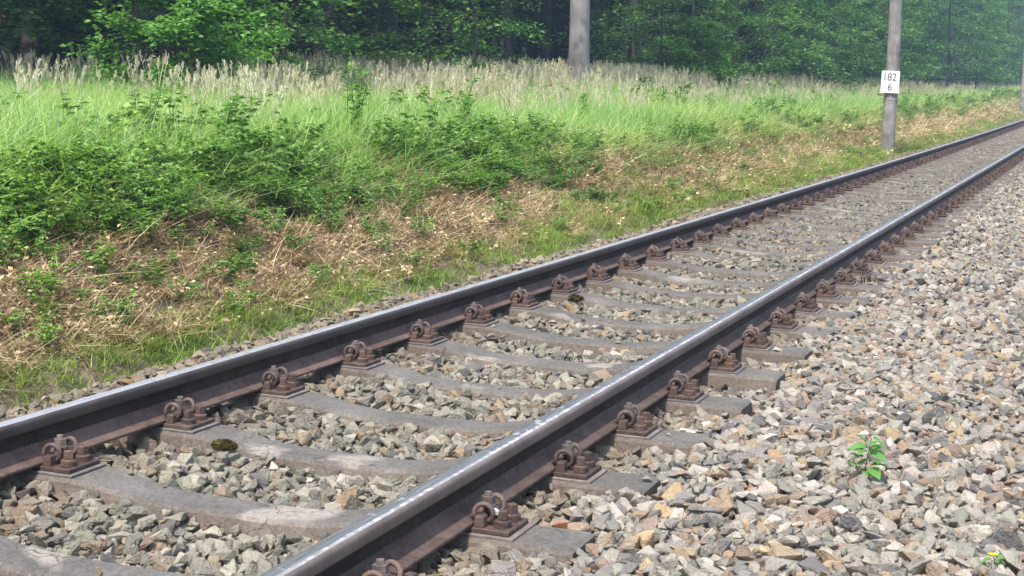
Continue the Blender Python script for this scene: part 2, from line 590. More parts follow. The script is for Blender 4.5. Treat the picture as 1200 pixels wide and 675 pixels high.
def build_bed():
    xs = np.concatenate([np.arange(-1.8, 4.25, .12)])
    ys = np.concatenate([np.arange(0, 30, .15), np.arange(30, 141, .6)])
    X, Y = np.meshgrid(xs, ys); x = X.ravel(); y = Y.ravel()
    z = bed_level(x, y) - .045 + np.clip((y - 55) / 10, 0, 1) * .03
    z = np.where((x < -1.7) | (x > 4.1), ground_z(x, y) - .06, z)
    V = to_world(x, y, z)
    nx = len(xs); i = np.arange(len(x)).reshape(len(ys), nx)
    Q = np.stack([i[:-1, :-1], i[:-1, 1:], i[1:, 1:], i[1:, :-1]], -1).reshape(-1, 4)
    o = link('ballast_bed', smooth(mesh_arr('ballast_bed', V, Q)), M['bed'])
    tag(o, kind='structure')
    return o


BED = build_bed()

# ================================================================== RAILS
Y_RAIL = np.concatenate([np.arange(-1, 60, .5), np.arange(60, 141, 2.0)])


def sweep(name, prof, cx):
    """extrude a closed (x,z) profile along the track"""
    prof = np.asarray(prof, float); n = len(prof)
    V = []
    for y in Y_RAIL:
        V.append(np.stack([cx + prof[:, 0] + TX(y), np.full(n, y), prof[:, 1] + TZ(y)], 1))
    V = np.concatenate(V); m = len(Y_RAIL)
    Q = [(i * n + j, i * n + (j + 1) % n, (i + 1) * n + (j + 1) % n, (i + 1) * n + j) for i in range(m - 1) for j in range(n)]
    return mesh_arr(name, V, np.array(Q))


def sym(half):
    return half + [(-x, z) for x, z in half[::-1]]


P_FOOT = sym([(.069, 0), (.069, .0095), (.067, .0115), (.044, .0165), (.028, .023), (.018, .031), (.0125, .042), (.0095, .056)])
P_WEB = sym([(.0105, .048), (.0076, .06), (.0068, .08), (.0075, .095), (.011, .106), (.018, .109)])
P_HEAD = sym([(.014, .1035), (.031, .108), (.0335, .112), (.0335, .135), (.0325, .140), (.0295, .1445), (.024, .1475), (.012, .149)])
RAIL_X = .751


def build_rail(cx, label, top_mats):
    t = empty('rail', W(cx, 0, 0))
    tag(t, label, 'rail', 'rails of the single track')
    inv = Matrix.Translation(-Vector(t.location))
    for nm, prof, mats in (('foot', P_FOOT, [M['lit_foot_rust']]), ('web', P_WEB, [M['shaded_web_rust']]), ('head', P_HEAD, top_mats)):
        me = sweep(nm, prof, cx); me.transform(inv)
        o = link(nm, me, mats, t)
        smooth(me)
        if nm == 'head':
            n = len(prof)
            slot = {6: 2, 7: 1, 8: 1, 9: 1, 10: 1} if len(top_mats) > 2 else {6: 1, 7: 1, 8: 1}
            idx = np.array([slot.get(k % n, 0) for k in range(len(me.polygons))], np.int32)
            me.polygons.foreach_set('material_index', idx)
            # keep the corners of the head crisp
            me.polygons.foreach_set('use_smooth', np.full(len(me.polygons), True))
    return t


build_rail(-RAIL_X, 'farther steel rail on the grass bank side with polished blue grey top', [M['head'], M['shine']])
build_rail(RAIL_X, 'nearer steel rail beside the wide gravel shoulder with flaking worn top', [M['lit_worn_head'], M['dull'], M['flaky']])

# ================================================================== SLEEPERS
Y0, SP = 3.836, .6762
N_FIRST, N_LAST = -3, 150
N_DETAIL = 17


def sleeper_mesh():
    xs = [-1.13, -1.115, -1.0, -.9, -.75, -.56, -.48, -.40, -.32, -.22, -.1, 0]
    xs = xs + [-x for x in xs[:-1]][::-1]

    def top(x):
        return float(np.interp(abs(x), [0, .2, .32, .4, .48, .56, 1.13], [-.066, -.066, -.056, -.043, -.031, -.0245, -.0225]))

    def hw(x):
        return float(np.interp(abs(x), [0, .3, .55, 1.13], [.083, .085, .102, .108]))
    V = []; secs = []
    for x in xs:
        zt, h = top(x), hw(x)
        e = .012
        zt -= .008 if abs(x) > 1.12 else 0
        h -= .008 if abs(x) > 1.12 else 0
        s = [(-h - .04, -.2), (-h, zt - e), (-h + e, zt), (h - e, zt), (h, zt - e), (h + .04, -.2)]
        secs.append(range(len(V), len(V) + 6)); V += [(x, y, z) for y, z in s]
    Fc = []
    for a, b in zip(secs[:-1], secs[1:]):
        for j in range(5): Fc.append((a[j], b[j], b[j + 1], a[j + 1]))
    Fc.append(tuple(secs[0])); Fc.append(tuple(secs[-1])[::-1])
    me = mesh_np('sleeper', V, Fc)
    bm = bmesh.new(); bm.from_mesh(me)
    bmesh.ops.recalc_face_normals(bm, faces=bm.faces); bm.to_mesh(me); bm.free()
    return me


def half_clip(sgn):
    """one half of a tension clamp: toe on the rail foot, a coil round the y axis, bridge under the nut"""
    pts = [(.052, .034, .0215), (.06, .043, .022)]
    c = (.092, .039); r = .0265
    for k in range(17):
        a = math.pi * (1.12 - 1.95 * k / 16)        # over the top and under
        pts.append((c[0] + r * math.cos(a), .056 - .026 * k / 16, c[1] + r * math.sin(a)))
    pts += [(.074, .021, .036), (.071, .014, .044), (.073, 0.0, .0465)]
    return [(x, y * sgn, z) for x, y, z in pts]


def clip_mesh(n=7):
    a = half_clip(1); b = half_clip(-1)
    pts = a + b[::-1][1:]
    mb = MB(); mb.tube(pts, .0078, n)
    return smooth(mb.mesh('spring_clip'))


def side_parts(detail=True):
    """meshes for one outer side (+x) of a rail seat; mirrored for the other side"""
    out = {}
    bm = bmesh.new()
    bm_cyl(bm, (0, 0), .0205, .0505, .0745, 6, rot=.3)
    bm_cyl(bm, (0, 0), .023, .047, .0508, 12)
    bm_cyl(bm, (0, 0), .0125, .074, .0865, 10, .0105)
    out['clip_bolt'] = bm_mesh('clip_bolt', bm)
    bm = bmesh.new()
    bm_cyl(bm, (0, 0), .0245, .0005, .0085, 14)            # spring washer, two coils
    bm_cyl(bm, (.0012, 0), .0245, .0095, .0175, 14)
    bm_cyl(bm, (0, 0), .0225, .0174, .0215, 14, .018)
    bm_box(bm, -.0135, .0135, -.0135, .0135, .021, .049, .002, .001)
    out['lag_screw'] = bm_mesh('lag_screw', bm)
    out['spring_clip'] = clip_mesh(8)
    return out


def plate_mesh(both=True):
    bm = bmesh.new()
    bm_box(bm, -.182, .182, -.079, .079, -.016, -.0005, .003)
    for s in (1, -1):
        a, b = sorted((s * .070, s * .104))
        for y0, y1 in ((-.074, -.03), (.03, .074)):
            bm_box(bm, a, b, y0, y1, -.003, .032, .004, .003)
    return bm_mesh('rib_plate', bm)


def pad_mesh():
    bm = bmesh.new(); bm_box(bm, -.199, .199, -.0905, .0905, -.0235, -.0158, .0015)
    return bm_mesh('pad', bm)


def mirror(me, name):
    m2 = me.copy(); m2.name = name
    m2.transform(Matrix.Scale(-1, 4, (1, 0, 0))); m2.flip_normals()
    return m2


SIDE = side_parts()
SIDE_M = {k: mirror(v, k) for k, v in SIDE.items()}
ME_PLATE, ME_PAD, ME_SL = plate_mesh(), pad_mesh(), sleeper_mesh()


def joined_fastening():
    """whole rail seat as one cheap mesh for the far sleepers"""
    bm = bmesh.new()
    tmp = [(ME_PLATE, Matrix()), (SIDE['clip_bolt'], Matrix.Translation((.088, 0, 0))), (SIDE_M['clip_bolt'], Matrix.Translation((-.088, 0, 0)))]
    lo = clip_mesh(4); lo2 = mirror(lo, 'c')
    tmp += [(lo, Matrix()), (lo2, Matrix())]
    for s in (1, -1):
        for y in (-.037, .037): tmp.append((SIDE['lag_screw'], Matrix.Translation((s * .146, y, 0))))
    for me, mx in tmp:
        m = me.copy(); m.transform(mx); bm.from_mesh(m)
    return bm_mesh('rib_plate', bm)


ME_JOIN = joined_fastening()
for k, mt in (('clip_bolt', 'bolt_grey'), ('lag_screw', 'fastener_rust'), ('spring_clip', 'clip_rust')):
    SIDE[k].materials.append(M[mt]); SIDE_M[k].materials.append(M[mt])


def make_sleeper():
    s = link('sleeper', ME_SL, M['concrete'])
    for rx in (-RAIL_X, RAIL_X):
        pl = link('rib_plate', ME_PLATE, M['fastener_rust'], s, (rx, 0, 0))
        link('pad', ME_PAD, M['pad'], pl)
        for sx, S in ((1, SIDE), (-1, SIDE_M)):
            link('clip_bolt', S['clip_bolt'], None, pl, (sx * .088, 0, 0))
            link('spring_clip', S['spring_clip'], None, pl)
        for sx in (-1, 1):
            for yy in (-.037, .037):
                link('lag_screw', SIDE['lag_screw'], None, pl, (sx * .146, yy, 0))
    return s


def make_far_sleeper():
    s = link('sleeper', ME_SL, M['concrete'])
    for rx in (-RAIL_X, RAIL_X):
        link('rib_plate', ME_JOIN, M['fastener_rust'], s, (rx, 0, 0))
    return s


ORD = ['first', 'second', 'third', 'fourth', 'fifth', 'sixth', 'seventh', 'eighth', 'ninth', 'tenth', 'eleventh', 'twelfth',
       'thirteenth', 'fourteenth', 'fifteenth', 'sixteenth', 'seventeenth', 'eighteenth', 'nineteenth', 'twentieth']
SLEEPER_NOTE = {
    -1: 'concrete sleeper cut by the photo\'s bottom left corner, with a pale patch in its middle',
    0: 'dished concrete sleeper with two pale patches, its gravel end beside the orange brick shard',
    1: 'concrete sleeper with a brown moss cushion beside the farther rail, nearest the photo\'s lower left',
}
near_proto = make_sleeper(); far_proto = make_far_sleeper()
SLEEPER_Y = {}
used_n = used_f = False
for n in range(N_FIRST, N_LAST):
    jit = rng.normal(0, .008)
    y = Y0 + SP * n + jit
    if n in (0, 1): y = Y0 + SP * n - .012
    if y > 112: break
    SLEEPER_Y[n] = y
    if n <= N_DETAIL:
        s = near_proto if not used_n else copy_tree(near_proto); used_n = True
    else:
        s = far_proto if not used_f else copy_tree(far_proto); used_f = True
    s.location = W(0, y, 0)
    s.rotation_euler = (0, 0, -KX * min(y, Y_LIN) + rng.normal(0, .003))
    for pl in s.children:
        for sub in pl.children:
            if sub.name.startswith(('lag_screw', 'clip_bolt')):
                sub.rotation_euler = (rng.normal(0, .03), rng.normal(0, .03), rng.uniform(0, 1.6))
            elif sub.name.startswith('spring_clip'):
                sub.rotation_euler = (rng.normal(0, .02), rng.normal(0, .02), rng.normal(0, .03))
    if n in SLEEPER_NOTE: lab = SLEEPER_NOTE[n]
    elif n < 0: lab = 'grey concrete sleeper under the rails just below the photo\'s bottom edge'
    elif n <= 18: lab = 'weathered grey concrete sleeper, %s beyond the mossy sleeper at lower left' % ORD[n - 2]
    else: lab = 'weathered concrete sleeper in the far, closely packed stretch of the track'
    tag(s, lab, 'sleeper', 'concrete sleepers under the rails')
SY = np.array(sorted(SLEEPER_Y.values()))

# ================================================================== BALLAST STONES
def stone_mesh(seed, flat=.62, elong=1.35, npts=15):
    r = np.random.default_rng(seed)
    p = r.normal(size=(npts, 3)); p /= np.linalg.norm(p, axis=1)[:, None]
    p *= (.8 + .3 * r.random((npts, 1)))
    # chip with a few planes so that faces are broad and edges sharp
    p[:, 0] *= elong; p[:, 2] *= flat
    for _ in range(3):
        nrm = r.normal(size=3); nrm /= np.linalg.norm(nrm)
        d = p @ nrm; lim = .62 * d.max()
        p = np.where((d > lim)[:, None], p - (d - lim)[:, None] * nrm, p)
    p *= .5
    bm = bmesh.new()
    for q in p: bm.verts.new(q)
    h = bmesh.ops.convex_hull(bm, input=bm.verts)
    for e in [e for e in h['geom_interior'] if isinstance(e, bmesh.types.BMVert)]:
        if e.is_valid: bm.verts.remove(e)
    lone = [v for v in bm.verts if not v.link_faces]
    for v in lone: bm.verts.remove(v)
    bmesh.ops.dissolve_limit(bm, angle_limit=.16, verts=bm.verts, edges=bm.edges)
    bmesh.ops.bevel(bm, geom=list(bm.edges), offset=.018, segments=1, affect='EDGES')
    me = bm_mesh('stone', bm)
    return me


N_STONE = 28
STONE_ME = [stone_mesh(100 + i, flat=.62 + .3 * ((i * 7) % 10) / 10, elong=1.0 + .5 * ((i * 3) % 10) / 10, npts=11 + i % 6) for i in range(N_STONE)]
for me in STONE_ME: me.materials.append(M['stone'])
proto_collection('ballast_stones', STONE_ME, None)

PAL_SHOULDER = [((.34, .325, .305), 30), ((.25, .245, .245), 20), ((.43, .405, .37), 18), ((.47, .45, .42), 5), ((.36, .29, .215), 12),
                ((.42, .32, .21), 2.5), ((.31, .24, .2), 9), ((.15, .15, .16), 4), ((.3, .305, .27), 8), ((.54, .53, .51), 1.2)]
PAL_CENTRE = [((.29, .285, .265), 30), ((.22, .225, .22), 24), ((.35, .345, .32), 18), ((.42, .41, .38), 5), ((.28, .235, .19), 10),
              ((.36, .28, .2), 4), ((.15, .155, .165), 8), ((.26, .275, .24), 12), ((.5, .49, .46), 1.2)]


def pick_palette(n, pal):
    w = np.array([p[1] for p in pal], float); c = np.array([p[0] for p in pal])
    i = rng.choice(len(pal), n, p=w / w.sum())
    return c[i] * (1 + .12 * rng.normal(size=(n, 1))).clip(.6, 1.5) * (1 + .012 * rng.normal(size=(n, 3)))


def stone_points():
    out = []
    for y0, y1, sp, smin, smax in ((1.6, 9, .036, .036, .092), (9, 18, .046, .044, .092), (18, 34, .055, .046, .085), (34, 70, .08, .06, .1)):
        for layer in (0, 1):
            s_ = sp * (1.0 if layer == 0 else 1.08)
            xs = np.arange(-1.72, 3.5, s_); ys = np.arange(y0, y1, s_)
            X, Y = np.meshgrid(xs, ys); x = X.ravel() + (rng.random(X.size) - .5) * s_ * 1.1; y = Y.ravel() + (rng.random(X.size) - .5) * s_ * 1.1
            n = len(x)
            size = smin + (smax - smin) * rng.random(n) ** 1.9
            big = rng.random(n) < .012
            size = np.where(big, size * 1.35, size)
            lev = bed_level(x, y)
            z = lev - (.052 if layer == 0 else .024) + rng.normal(0, .008, n)
            out.append((x, y, z, size, np.full(n, layer)))
    x, y, z, size, layer = [np.concatenate(a) for a in zip(*out)]
    # keep clear of the sleepers, their fastenings and the rails
    i = np.searchsorted(SY, y).clip(1, len(SY) - 1)
    dy = np.minimum(np.abs(y - SY[i - 1]), np.abs(y - SY[i]))
    r = size * .42
    hit = (dy < .09 + r * .55) & (np.abs(x) < 1.13 + r * .6)
    rail = (np.abs(np.abs(x) - RAIL_X) < .07 + r) & (z + r > -.012)
    fast = (dy < .095 + r * .7) & (np.abs(np.abs(x) - RAIL_X) < .2 + r)
    edge = x < -1.52 + .2 * vn(y * 1.7, y * .3, 21) - .08
    keep = ~(hit | rail | fast | edge)
    keep &= in_view(to_world(x, y, z), 160)
    x, y, z, size, layer = x[keep], y[keep], z[keep], size[keep], layer[keep]
    # some stones lie up against the rail foot or on a sleeper
    m = 260
    xs = rng.uniform(-1.0, 1.12, m); k = rng.integers(0, 40, m); ys = SY[k] + rng.uniform(-.08, .08, m)
    ok = np.abs(np.abs(xs) - RAIL_X) > .23
    ok &= rng.random(m) < np.where(np.abs(xs) > .95, 1.0, .33)
    xs, ys = xs[ok], ys[ok]
    zt = np.interp(np.abs(xs), [0, .2, .32, .4, .48, .56, 1.13], [-.066, -.066, -.056, -.043, -.031, -.0245, -.0225])
    ss = rng.uniform(.018, .045, len(xs))
    x = np.r_[x, xs]; y = np.r_[y, ys]; z = np.r_[z, zt + ss * .27]; size = np.r_[size, ss]; layer = np.r_[layer, np.full(len(xs), 2)]
    return x, y, z, size, layer


def build_stones():
    x, y, z, size, layer = stone_points()
    n = len(x)
    rot = np.stack([rng.normal(0, .42, n), rng.normal(0, .42, n), rng.uniform(0, 2 * np.pi, n)], 1)
    rot[layer == 2] *= (.15, .15, 1)
    shoulder = x > .95
    tint = np.where(shoulder[:, None], pick_palette(n, PAL_SHOULDER), pick_palette(n, PAL_CENTRE))
    # rusty brake dust close to the rails
    near = np.clip(1 - (np.abs(np.abs(x) - RAIL_X) - .08) / .3, 0, 1)[:, None]
    near *= np.where(shoulder, .45, .7)[:, None]
    tint = tint * (1 - .5 * near) + np.array([.2, .135, .105]) * .5 * near
    tint = np.where((x < -.95)[:, None], tint * np.array([.92, .82, .7]), tint) * np.array([.87, .83, .755]) * np.where((np.abs(x) < .95)[:, None], np.interp(y, [6, 14], [1.0, .86])[:, None] * np.array([1.03, 1.0, .94]), np.array([1.0, 1.0, 1.0]))
    tint = np.clip(tint, .05, .72)
    P = to_world(x, y, z)
    scl = size[:, None] * (1 + .18 * rng.normal(size=(n, 3))).clip(.6, 1.5)
    # the three hundred that show largest become stones of their own
    u, v, d = project(P)
    vis = (u > 5) & (u < 1195) & (v > 60) & (v < 672) & (layer >= 1)
    score = np.where(vis, size / d, 0)
    top = np.argsort(-score)[:296]
    rest = np.setdiff1d(np.arange(n), top)
    for i in top:
        o = link('stone', STONE_ME[int(rng.integers(0, N_STONE))], None, BED, P[i], rot[i])
        o.scale = scl[i]
        o['tint'] = [float(c) for c in tint[i]]
    s = scatter('stones', P[rest], rot[rest], scl[rest], tint[rest], PROTO['ballast_stones'], N_STONE, BED)
    tag(s, kind='stuff')
    print('stones', n)


build_stones()

# a few stones of their own that catch the eye
def lone_stone(name, me, mat, loc, rot, scl, label):
    m = me.copy(); m.materials.clear(); m.materials.append(mat)
    o = link(name, m, None, None, loc, rot); o.scale = scl
    tag(o, label, 'stone')
    return o


ys0 = SLEEPER_Y[0]
lone_stone('white_stone', STONE_ME[3], M['quartz'], W(RAIL_X + .118, ys0 - .012, .034), (1.2, .3, .4), (.036, .03, .046),
           'small white stone lodged between the clip and bolts of the nearer rail')
lone_stone('brick_shard', STONE_ME[8], M['brickshard'], W(RAIL_X + .262, ys0 + .135, -.028), (.1, .15, 2.7), (.085, .045, .05),
           'orange brick shard lying in gravel beside the nearer rail fastening')

# ================================================================== PLANT MESH BUILDERS
def blades(n, spread, h0, h1, wid, lean=.35, curl=.5, seed=0, segs=3):
    r = np.random.default_rng(seed)
    a = r.uniform(0, 2 * np.pi, n); rad = spread * np.sqrt(r.random(n)); ba = r.uniform(0, 2 * np.pi, n)
    base = np.stack([rad * np.cos(ba), rad * np.sin(ba), np.zeros(n) - .02], 1)
    h = r.uniform(h0, h1, n); ln = np.abs(r.normal(lean, lean * .6, n)); cu = curl * r.random(n)
    d = np.stack([np.cos(a), np.sin(a), np.zeros(n)], 1); s = np.stack([-np.sin(a), np.cos(a), np.zeros(n)], 1)
    V = []; 
    for k in range(segs + 1):
        t = k / segs
        c = base + d * (h * (ln * t + cu * t * t))[:, None] + np.array([0, 0, 1.0]) * (h * (t - .35 * cu * t * t))[:, None]
        w = wid * (1 - .92 * t ** 1.5)
        V.append(c - s * w / 2); V.append(c + s * w / 2)
    V = np.stack(V, 1)                       # n, 2(segs+1), 3
    m = V.shape[1]
    Q = []
    for k in range(segs):
        Q.append(np.stack([np.arange(n) * m + 2 * k, np.arange(n) * m + 2 * k + 1, np.arange(n) * m + 2 * k + 3, np.arange(n) * m + 2 * k + 2], 1))
    return V.reshape(-1, 3), np.concatenate(Q)


def leaf_quads(c, d, nrm, L, Wd):
    """n leaves, folded a little along the midrib: 2 quads each"""
    c = np.asarray(c, float); d = d / (np.linalg.norm(d, axis=1)[:, None] + 1e-9)
    s = np.cross(nrm, d); s /= np.linalg.norm(s, axis=1)[:, None] + 1e-9
    nn = np.cross(d, s)
    L = np.broadcast_to(L, (len(c),))[:, None]; Wd = np.broadcast_to(Wd, (len(c),))[:, None]
    b = c; tip = c + d * L - nn * L * .12
    m1 = c + d * L * .45 + nn * L * .0
    lf = m1 + s * Wd / 2 + nn * Wd * .16; rg = m1 - s * Wd / 2 + nn * Wd * .16
    V = np.stack([b, rg, tip, lf], 1).reshape(-1, 3)
    n = len(c); i = np.arange(n) * 4
    return V, np.stack([i, i + 1, i + 2, i + 3], 1)


def bramble_mesh(seed, h=.5, spread=.32, stems=7, leaf=.06):
    r = np.random.default_rng(seed); mb = MB()
    C = []; D = []; Nn = []
    for k in range(stems):
        a = r.uniform(0, 2 * np.pi); L = h * r.uniform(.7, 1.25)
        t = np.linspace(0, 1, 6)
        out = spread * r.uniform(.4, 1.2)
        px = out * t ** 1.2 * math.cos(a); py = out * t ** 1.2 * math.sin(a); pz = L * (t * 1.25 - .45 * t * t)
        pts = np.stack([px, py, pz], 1) + r.normal(0, .015, (6, 3)); pts[0] = (px[0], py[0], -.05)
        mb.tube(pts, np.linspace(.004, .0015, 6), 3)
        for q in range(16):
            tt = r.uniform(.22, 1.0); i = min(int(tt * 5), 4); f = tt * 5 - i
            p = pts[i] * (1 - f) + pts[i + 1] * f
            la = r.uniform(0, 2 * np.pi)
            d0 = np.array([math.cos(la), math.sin(la), r.uniform(-.35, .35)])
            for da in (-.75, 0, .75):
                dd = np.array([math.cos(la + da), math.sin(la + da), d0[2] - .1])
                C.append(p + d0 * .03); D.append(dd); Nn.append(np.array([r.normal(0, .35), r.normal(0, .35), 1]))
    C = np.array(C); n = len(C)
    ls = leaf * r.uniform(.65, 1.25, n)
    v, q = leaf_quads(C, np.array(D), np.array(Nn), ls, ls * .68)
    mb.add(v, q)
    return mb.mesh('bramble')


def plume_mesh(seed, n=16, h0=.75, h1=1.15, spread=.18):
    """tall flowering grass: thin culm with a feathery panicle"""
    r = np.random.default_rng(seed); mb = MB()
    for k in range(n):
        a = r.uniform(0, 2 * np.pi); b = np.array([spread * r.normal() * .6, spread * r.normal() * .6, 0])
        h = r.uniform(h0, h1); ln = r.normal(0, .09, 2)
        t = np.linspace(0, 1, 5)
        pts = b + np.stack([ln[0] * t ** 2 * h, ln[1] * t ** 2 * h, t * h], 1)
        s = np.array([math.cos(a), math.sin(a), 0]) * .0035
        V = np.stack([pts - s, pts + s], 1).reshape(-1, 3)
        Q = np.array([(2 * i, 2 * i + 1, 2 * i + 3, 2 * i + 2) for i in range(4)])
        mb.add(V, Q)
        m = 18
        tt = r.uniform(.8, 1.0, m) ; ax = b + np.stack([ln[0] * tt ** 2 * h, ln[1] * tt ** 2 * h, tt * h * 1.0], 1)
        la = r.uniform(0, 2 * np.pi, m)
        D = np.stack([np.cos(la) * .45, np.sin(la) * .45, np.ones(m)], 1)
        v, q = leaf_quads(ax, D, np.stack([np.cos(la + 1.5), np.sin(la + 1.5), np.full(m, .2)], 1), .06 * (1.25 - (tt - .8) * 3), .010)
        mb.add(v, q)
    return mb.mesh('plume')


# ================================================================== MEADOW, BANK
def field_points(x0, x1, y0, y1, dens, seed=0, margin=160, dens_fn=None):
    n = int((x1 - x0) * (y1 - y0) * dens)
    x = rng.uniform(x0, x1, n); y = rng.uniform(y0, y1, n)
    if dens_fn is not None:
        k = rng.random(n) < dens_fn(x, y); x, y = x[k], y[k]
    P = to_world(x, y, ground_z(x, y))
    k = in_view(P + np.array([0, 0, .4]), margin)
    return x[k], y[k], P[k]


proto_collection('meadow_grass', [mesh_arr('g', *blades(26, .15, .22, .5, .008, .5, 1.0, 40 + i)) for i in range(7)], M['meadow'])
proto_collection('seed_plumes', [plume_mesh(60 + i, 11, .4, .76) for i in range(6)], M['plume'])
def straw_mesh(i):
    r = np.random.default_rng(80 + i); mb = MB()
    mb.add(*blades(24, .1, .03, .125, .0042, 1.0, 1.5, 80 + i))
    mb.add(*blades(16, .1, .012, .032, .006, 3.2, 1.0, 180 + i))
    a = r.uniform(0, 6.28, 12)
    c = np.stack([r.normal(0, .06, 12), r.normal(0, .06, 12), r.uniform(.0, .035, 12)], 1)
    mb.add(*leaf_quads(c, np.stack([np.cos(a), np.sin(a), r.normal(0, .4, 12)], 1), np.stack([r.normal(0, .5, 12), r.normal(0, .5, 12), np.ones(12)], 1), r.uniform(.02, .05, 12), r.uniform(.01, .025, 12)))
    return mb.mesh('straw')


proto_collection('straw', [straw_mesh(i) for i in range(6)], M['straw'])
proto_collection('bank_turf', [mesh_arr('t', *blades(24, .1, .035, .115, .0055, .8, .9, 90 + i)) for i in range(6)], M['turf'])
proto_collection('brambles', [bramble_mesh(120 + i) for i in range(6)], M['bramble'])


def patch(x, y, f, s): return vn(x * f, y * f, s)


def build_meadow():
    # green meadow
    parts = []
    for y0, y1, dens, sc in ((4, 22, 55, 1.0), (22, 45, 28, 1.3), (45, 90, 12, 1.8), (90, 170, 5, 2.4)):
        x, y, P = field_points(-13, -2.85, y0, y1, dens)
        s = sc ** .5 * rng.uniform(.75, 1.25, len(x))
        hz = s * (.75 + .5 * patch(x, y, .6, 31)) / sc ** .35
        edge = np.clip((-2.6 - x) / 1.1, .35, 1)
        parts.append((x, y, P, np.stack([s, s, hz * edge], 1)))
    x, y, P, S = [np.concatenate(a) for a in zip(*parts)]
    n = len(x)
    t = patch(x, y, .5, 33)[:, None]
    tint = (np.array([.95, 1.1, 1.0]) * (1 - t) + np.array([1.35, 1.25, 1.1]) * t) * (1 + .18 * rng.normal(size=(n, 1))).clip(.6, 1.5)
    rot = np.stack([rng.normal(0, .1, n), rng.normal(0, .1, n), rng.uniform(0, 6.28, n)], 1)
    o = scatter('meadow_grass', P, rot, S, tint, PROTO['meadow_grass'], 7)
    tag(o, 'tall green meadow grass between the bank and the dark forest edge', 'grass', kind='stuff')
    # flowering plumes, thick towards the back of the meadow
    parts = []
    for y0, y1, dens, sc in ((6, 24, 13, 1.0), (24, 50, 10, 1.15), (50, 100, 5, 1.5), (100, 180, 2.4, 2.0)):
        x, y, P = field_points(-13, -4.2, y0, y1, dens, dens_fn=lambda x, y: np.clip((-5.6 - x) / 2.8, .06 + .13 * np.clip((y - 9) / 7, 0, 1), 1) * np.clip(.15 + 1.2 * patch(x, y, .45, 35), 0, 1))
        uu, _, _ = project(P); k = rng.random(len(x)) < np.interp(uu, [200, 290], [.2, 1.0]); x, y, P = x[k], y[k], P[k]
        s = rng.uniform(.8, 1.12, len(x)) * np.interp(x, [-9, -4.5], [1.0, .8])
        parts.append((x, y, P, np.stack([s * sc, s * sc, s], 1)))
    x, y, P, S = [np.concatenate(a) for a in zip(*parts)]
    n = len(x)
    tint = jcolor(n, (1, 1, 1), .2, .06)
    rot = np.stack([rng.normal(0, .06, n), rng.normal(0, .06, n), rng.uniform(0, 6.28, n)], 1)
    o = scatter('seed_grass', P, rot, S, tint, PROTO['seed_plumes'], 6)
    tag(o, 'pale beige flowering seed heads standing above the green meadow', 'grass', kind='stuff')


build_meadow()


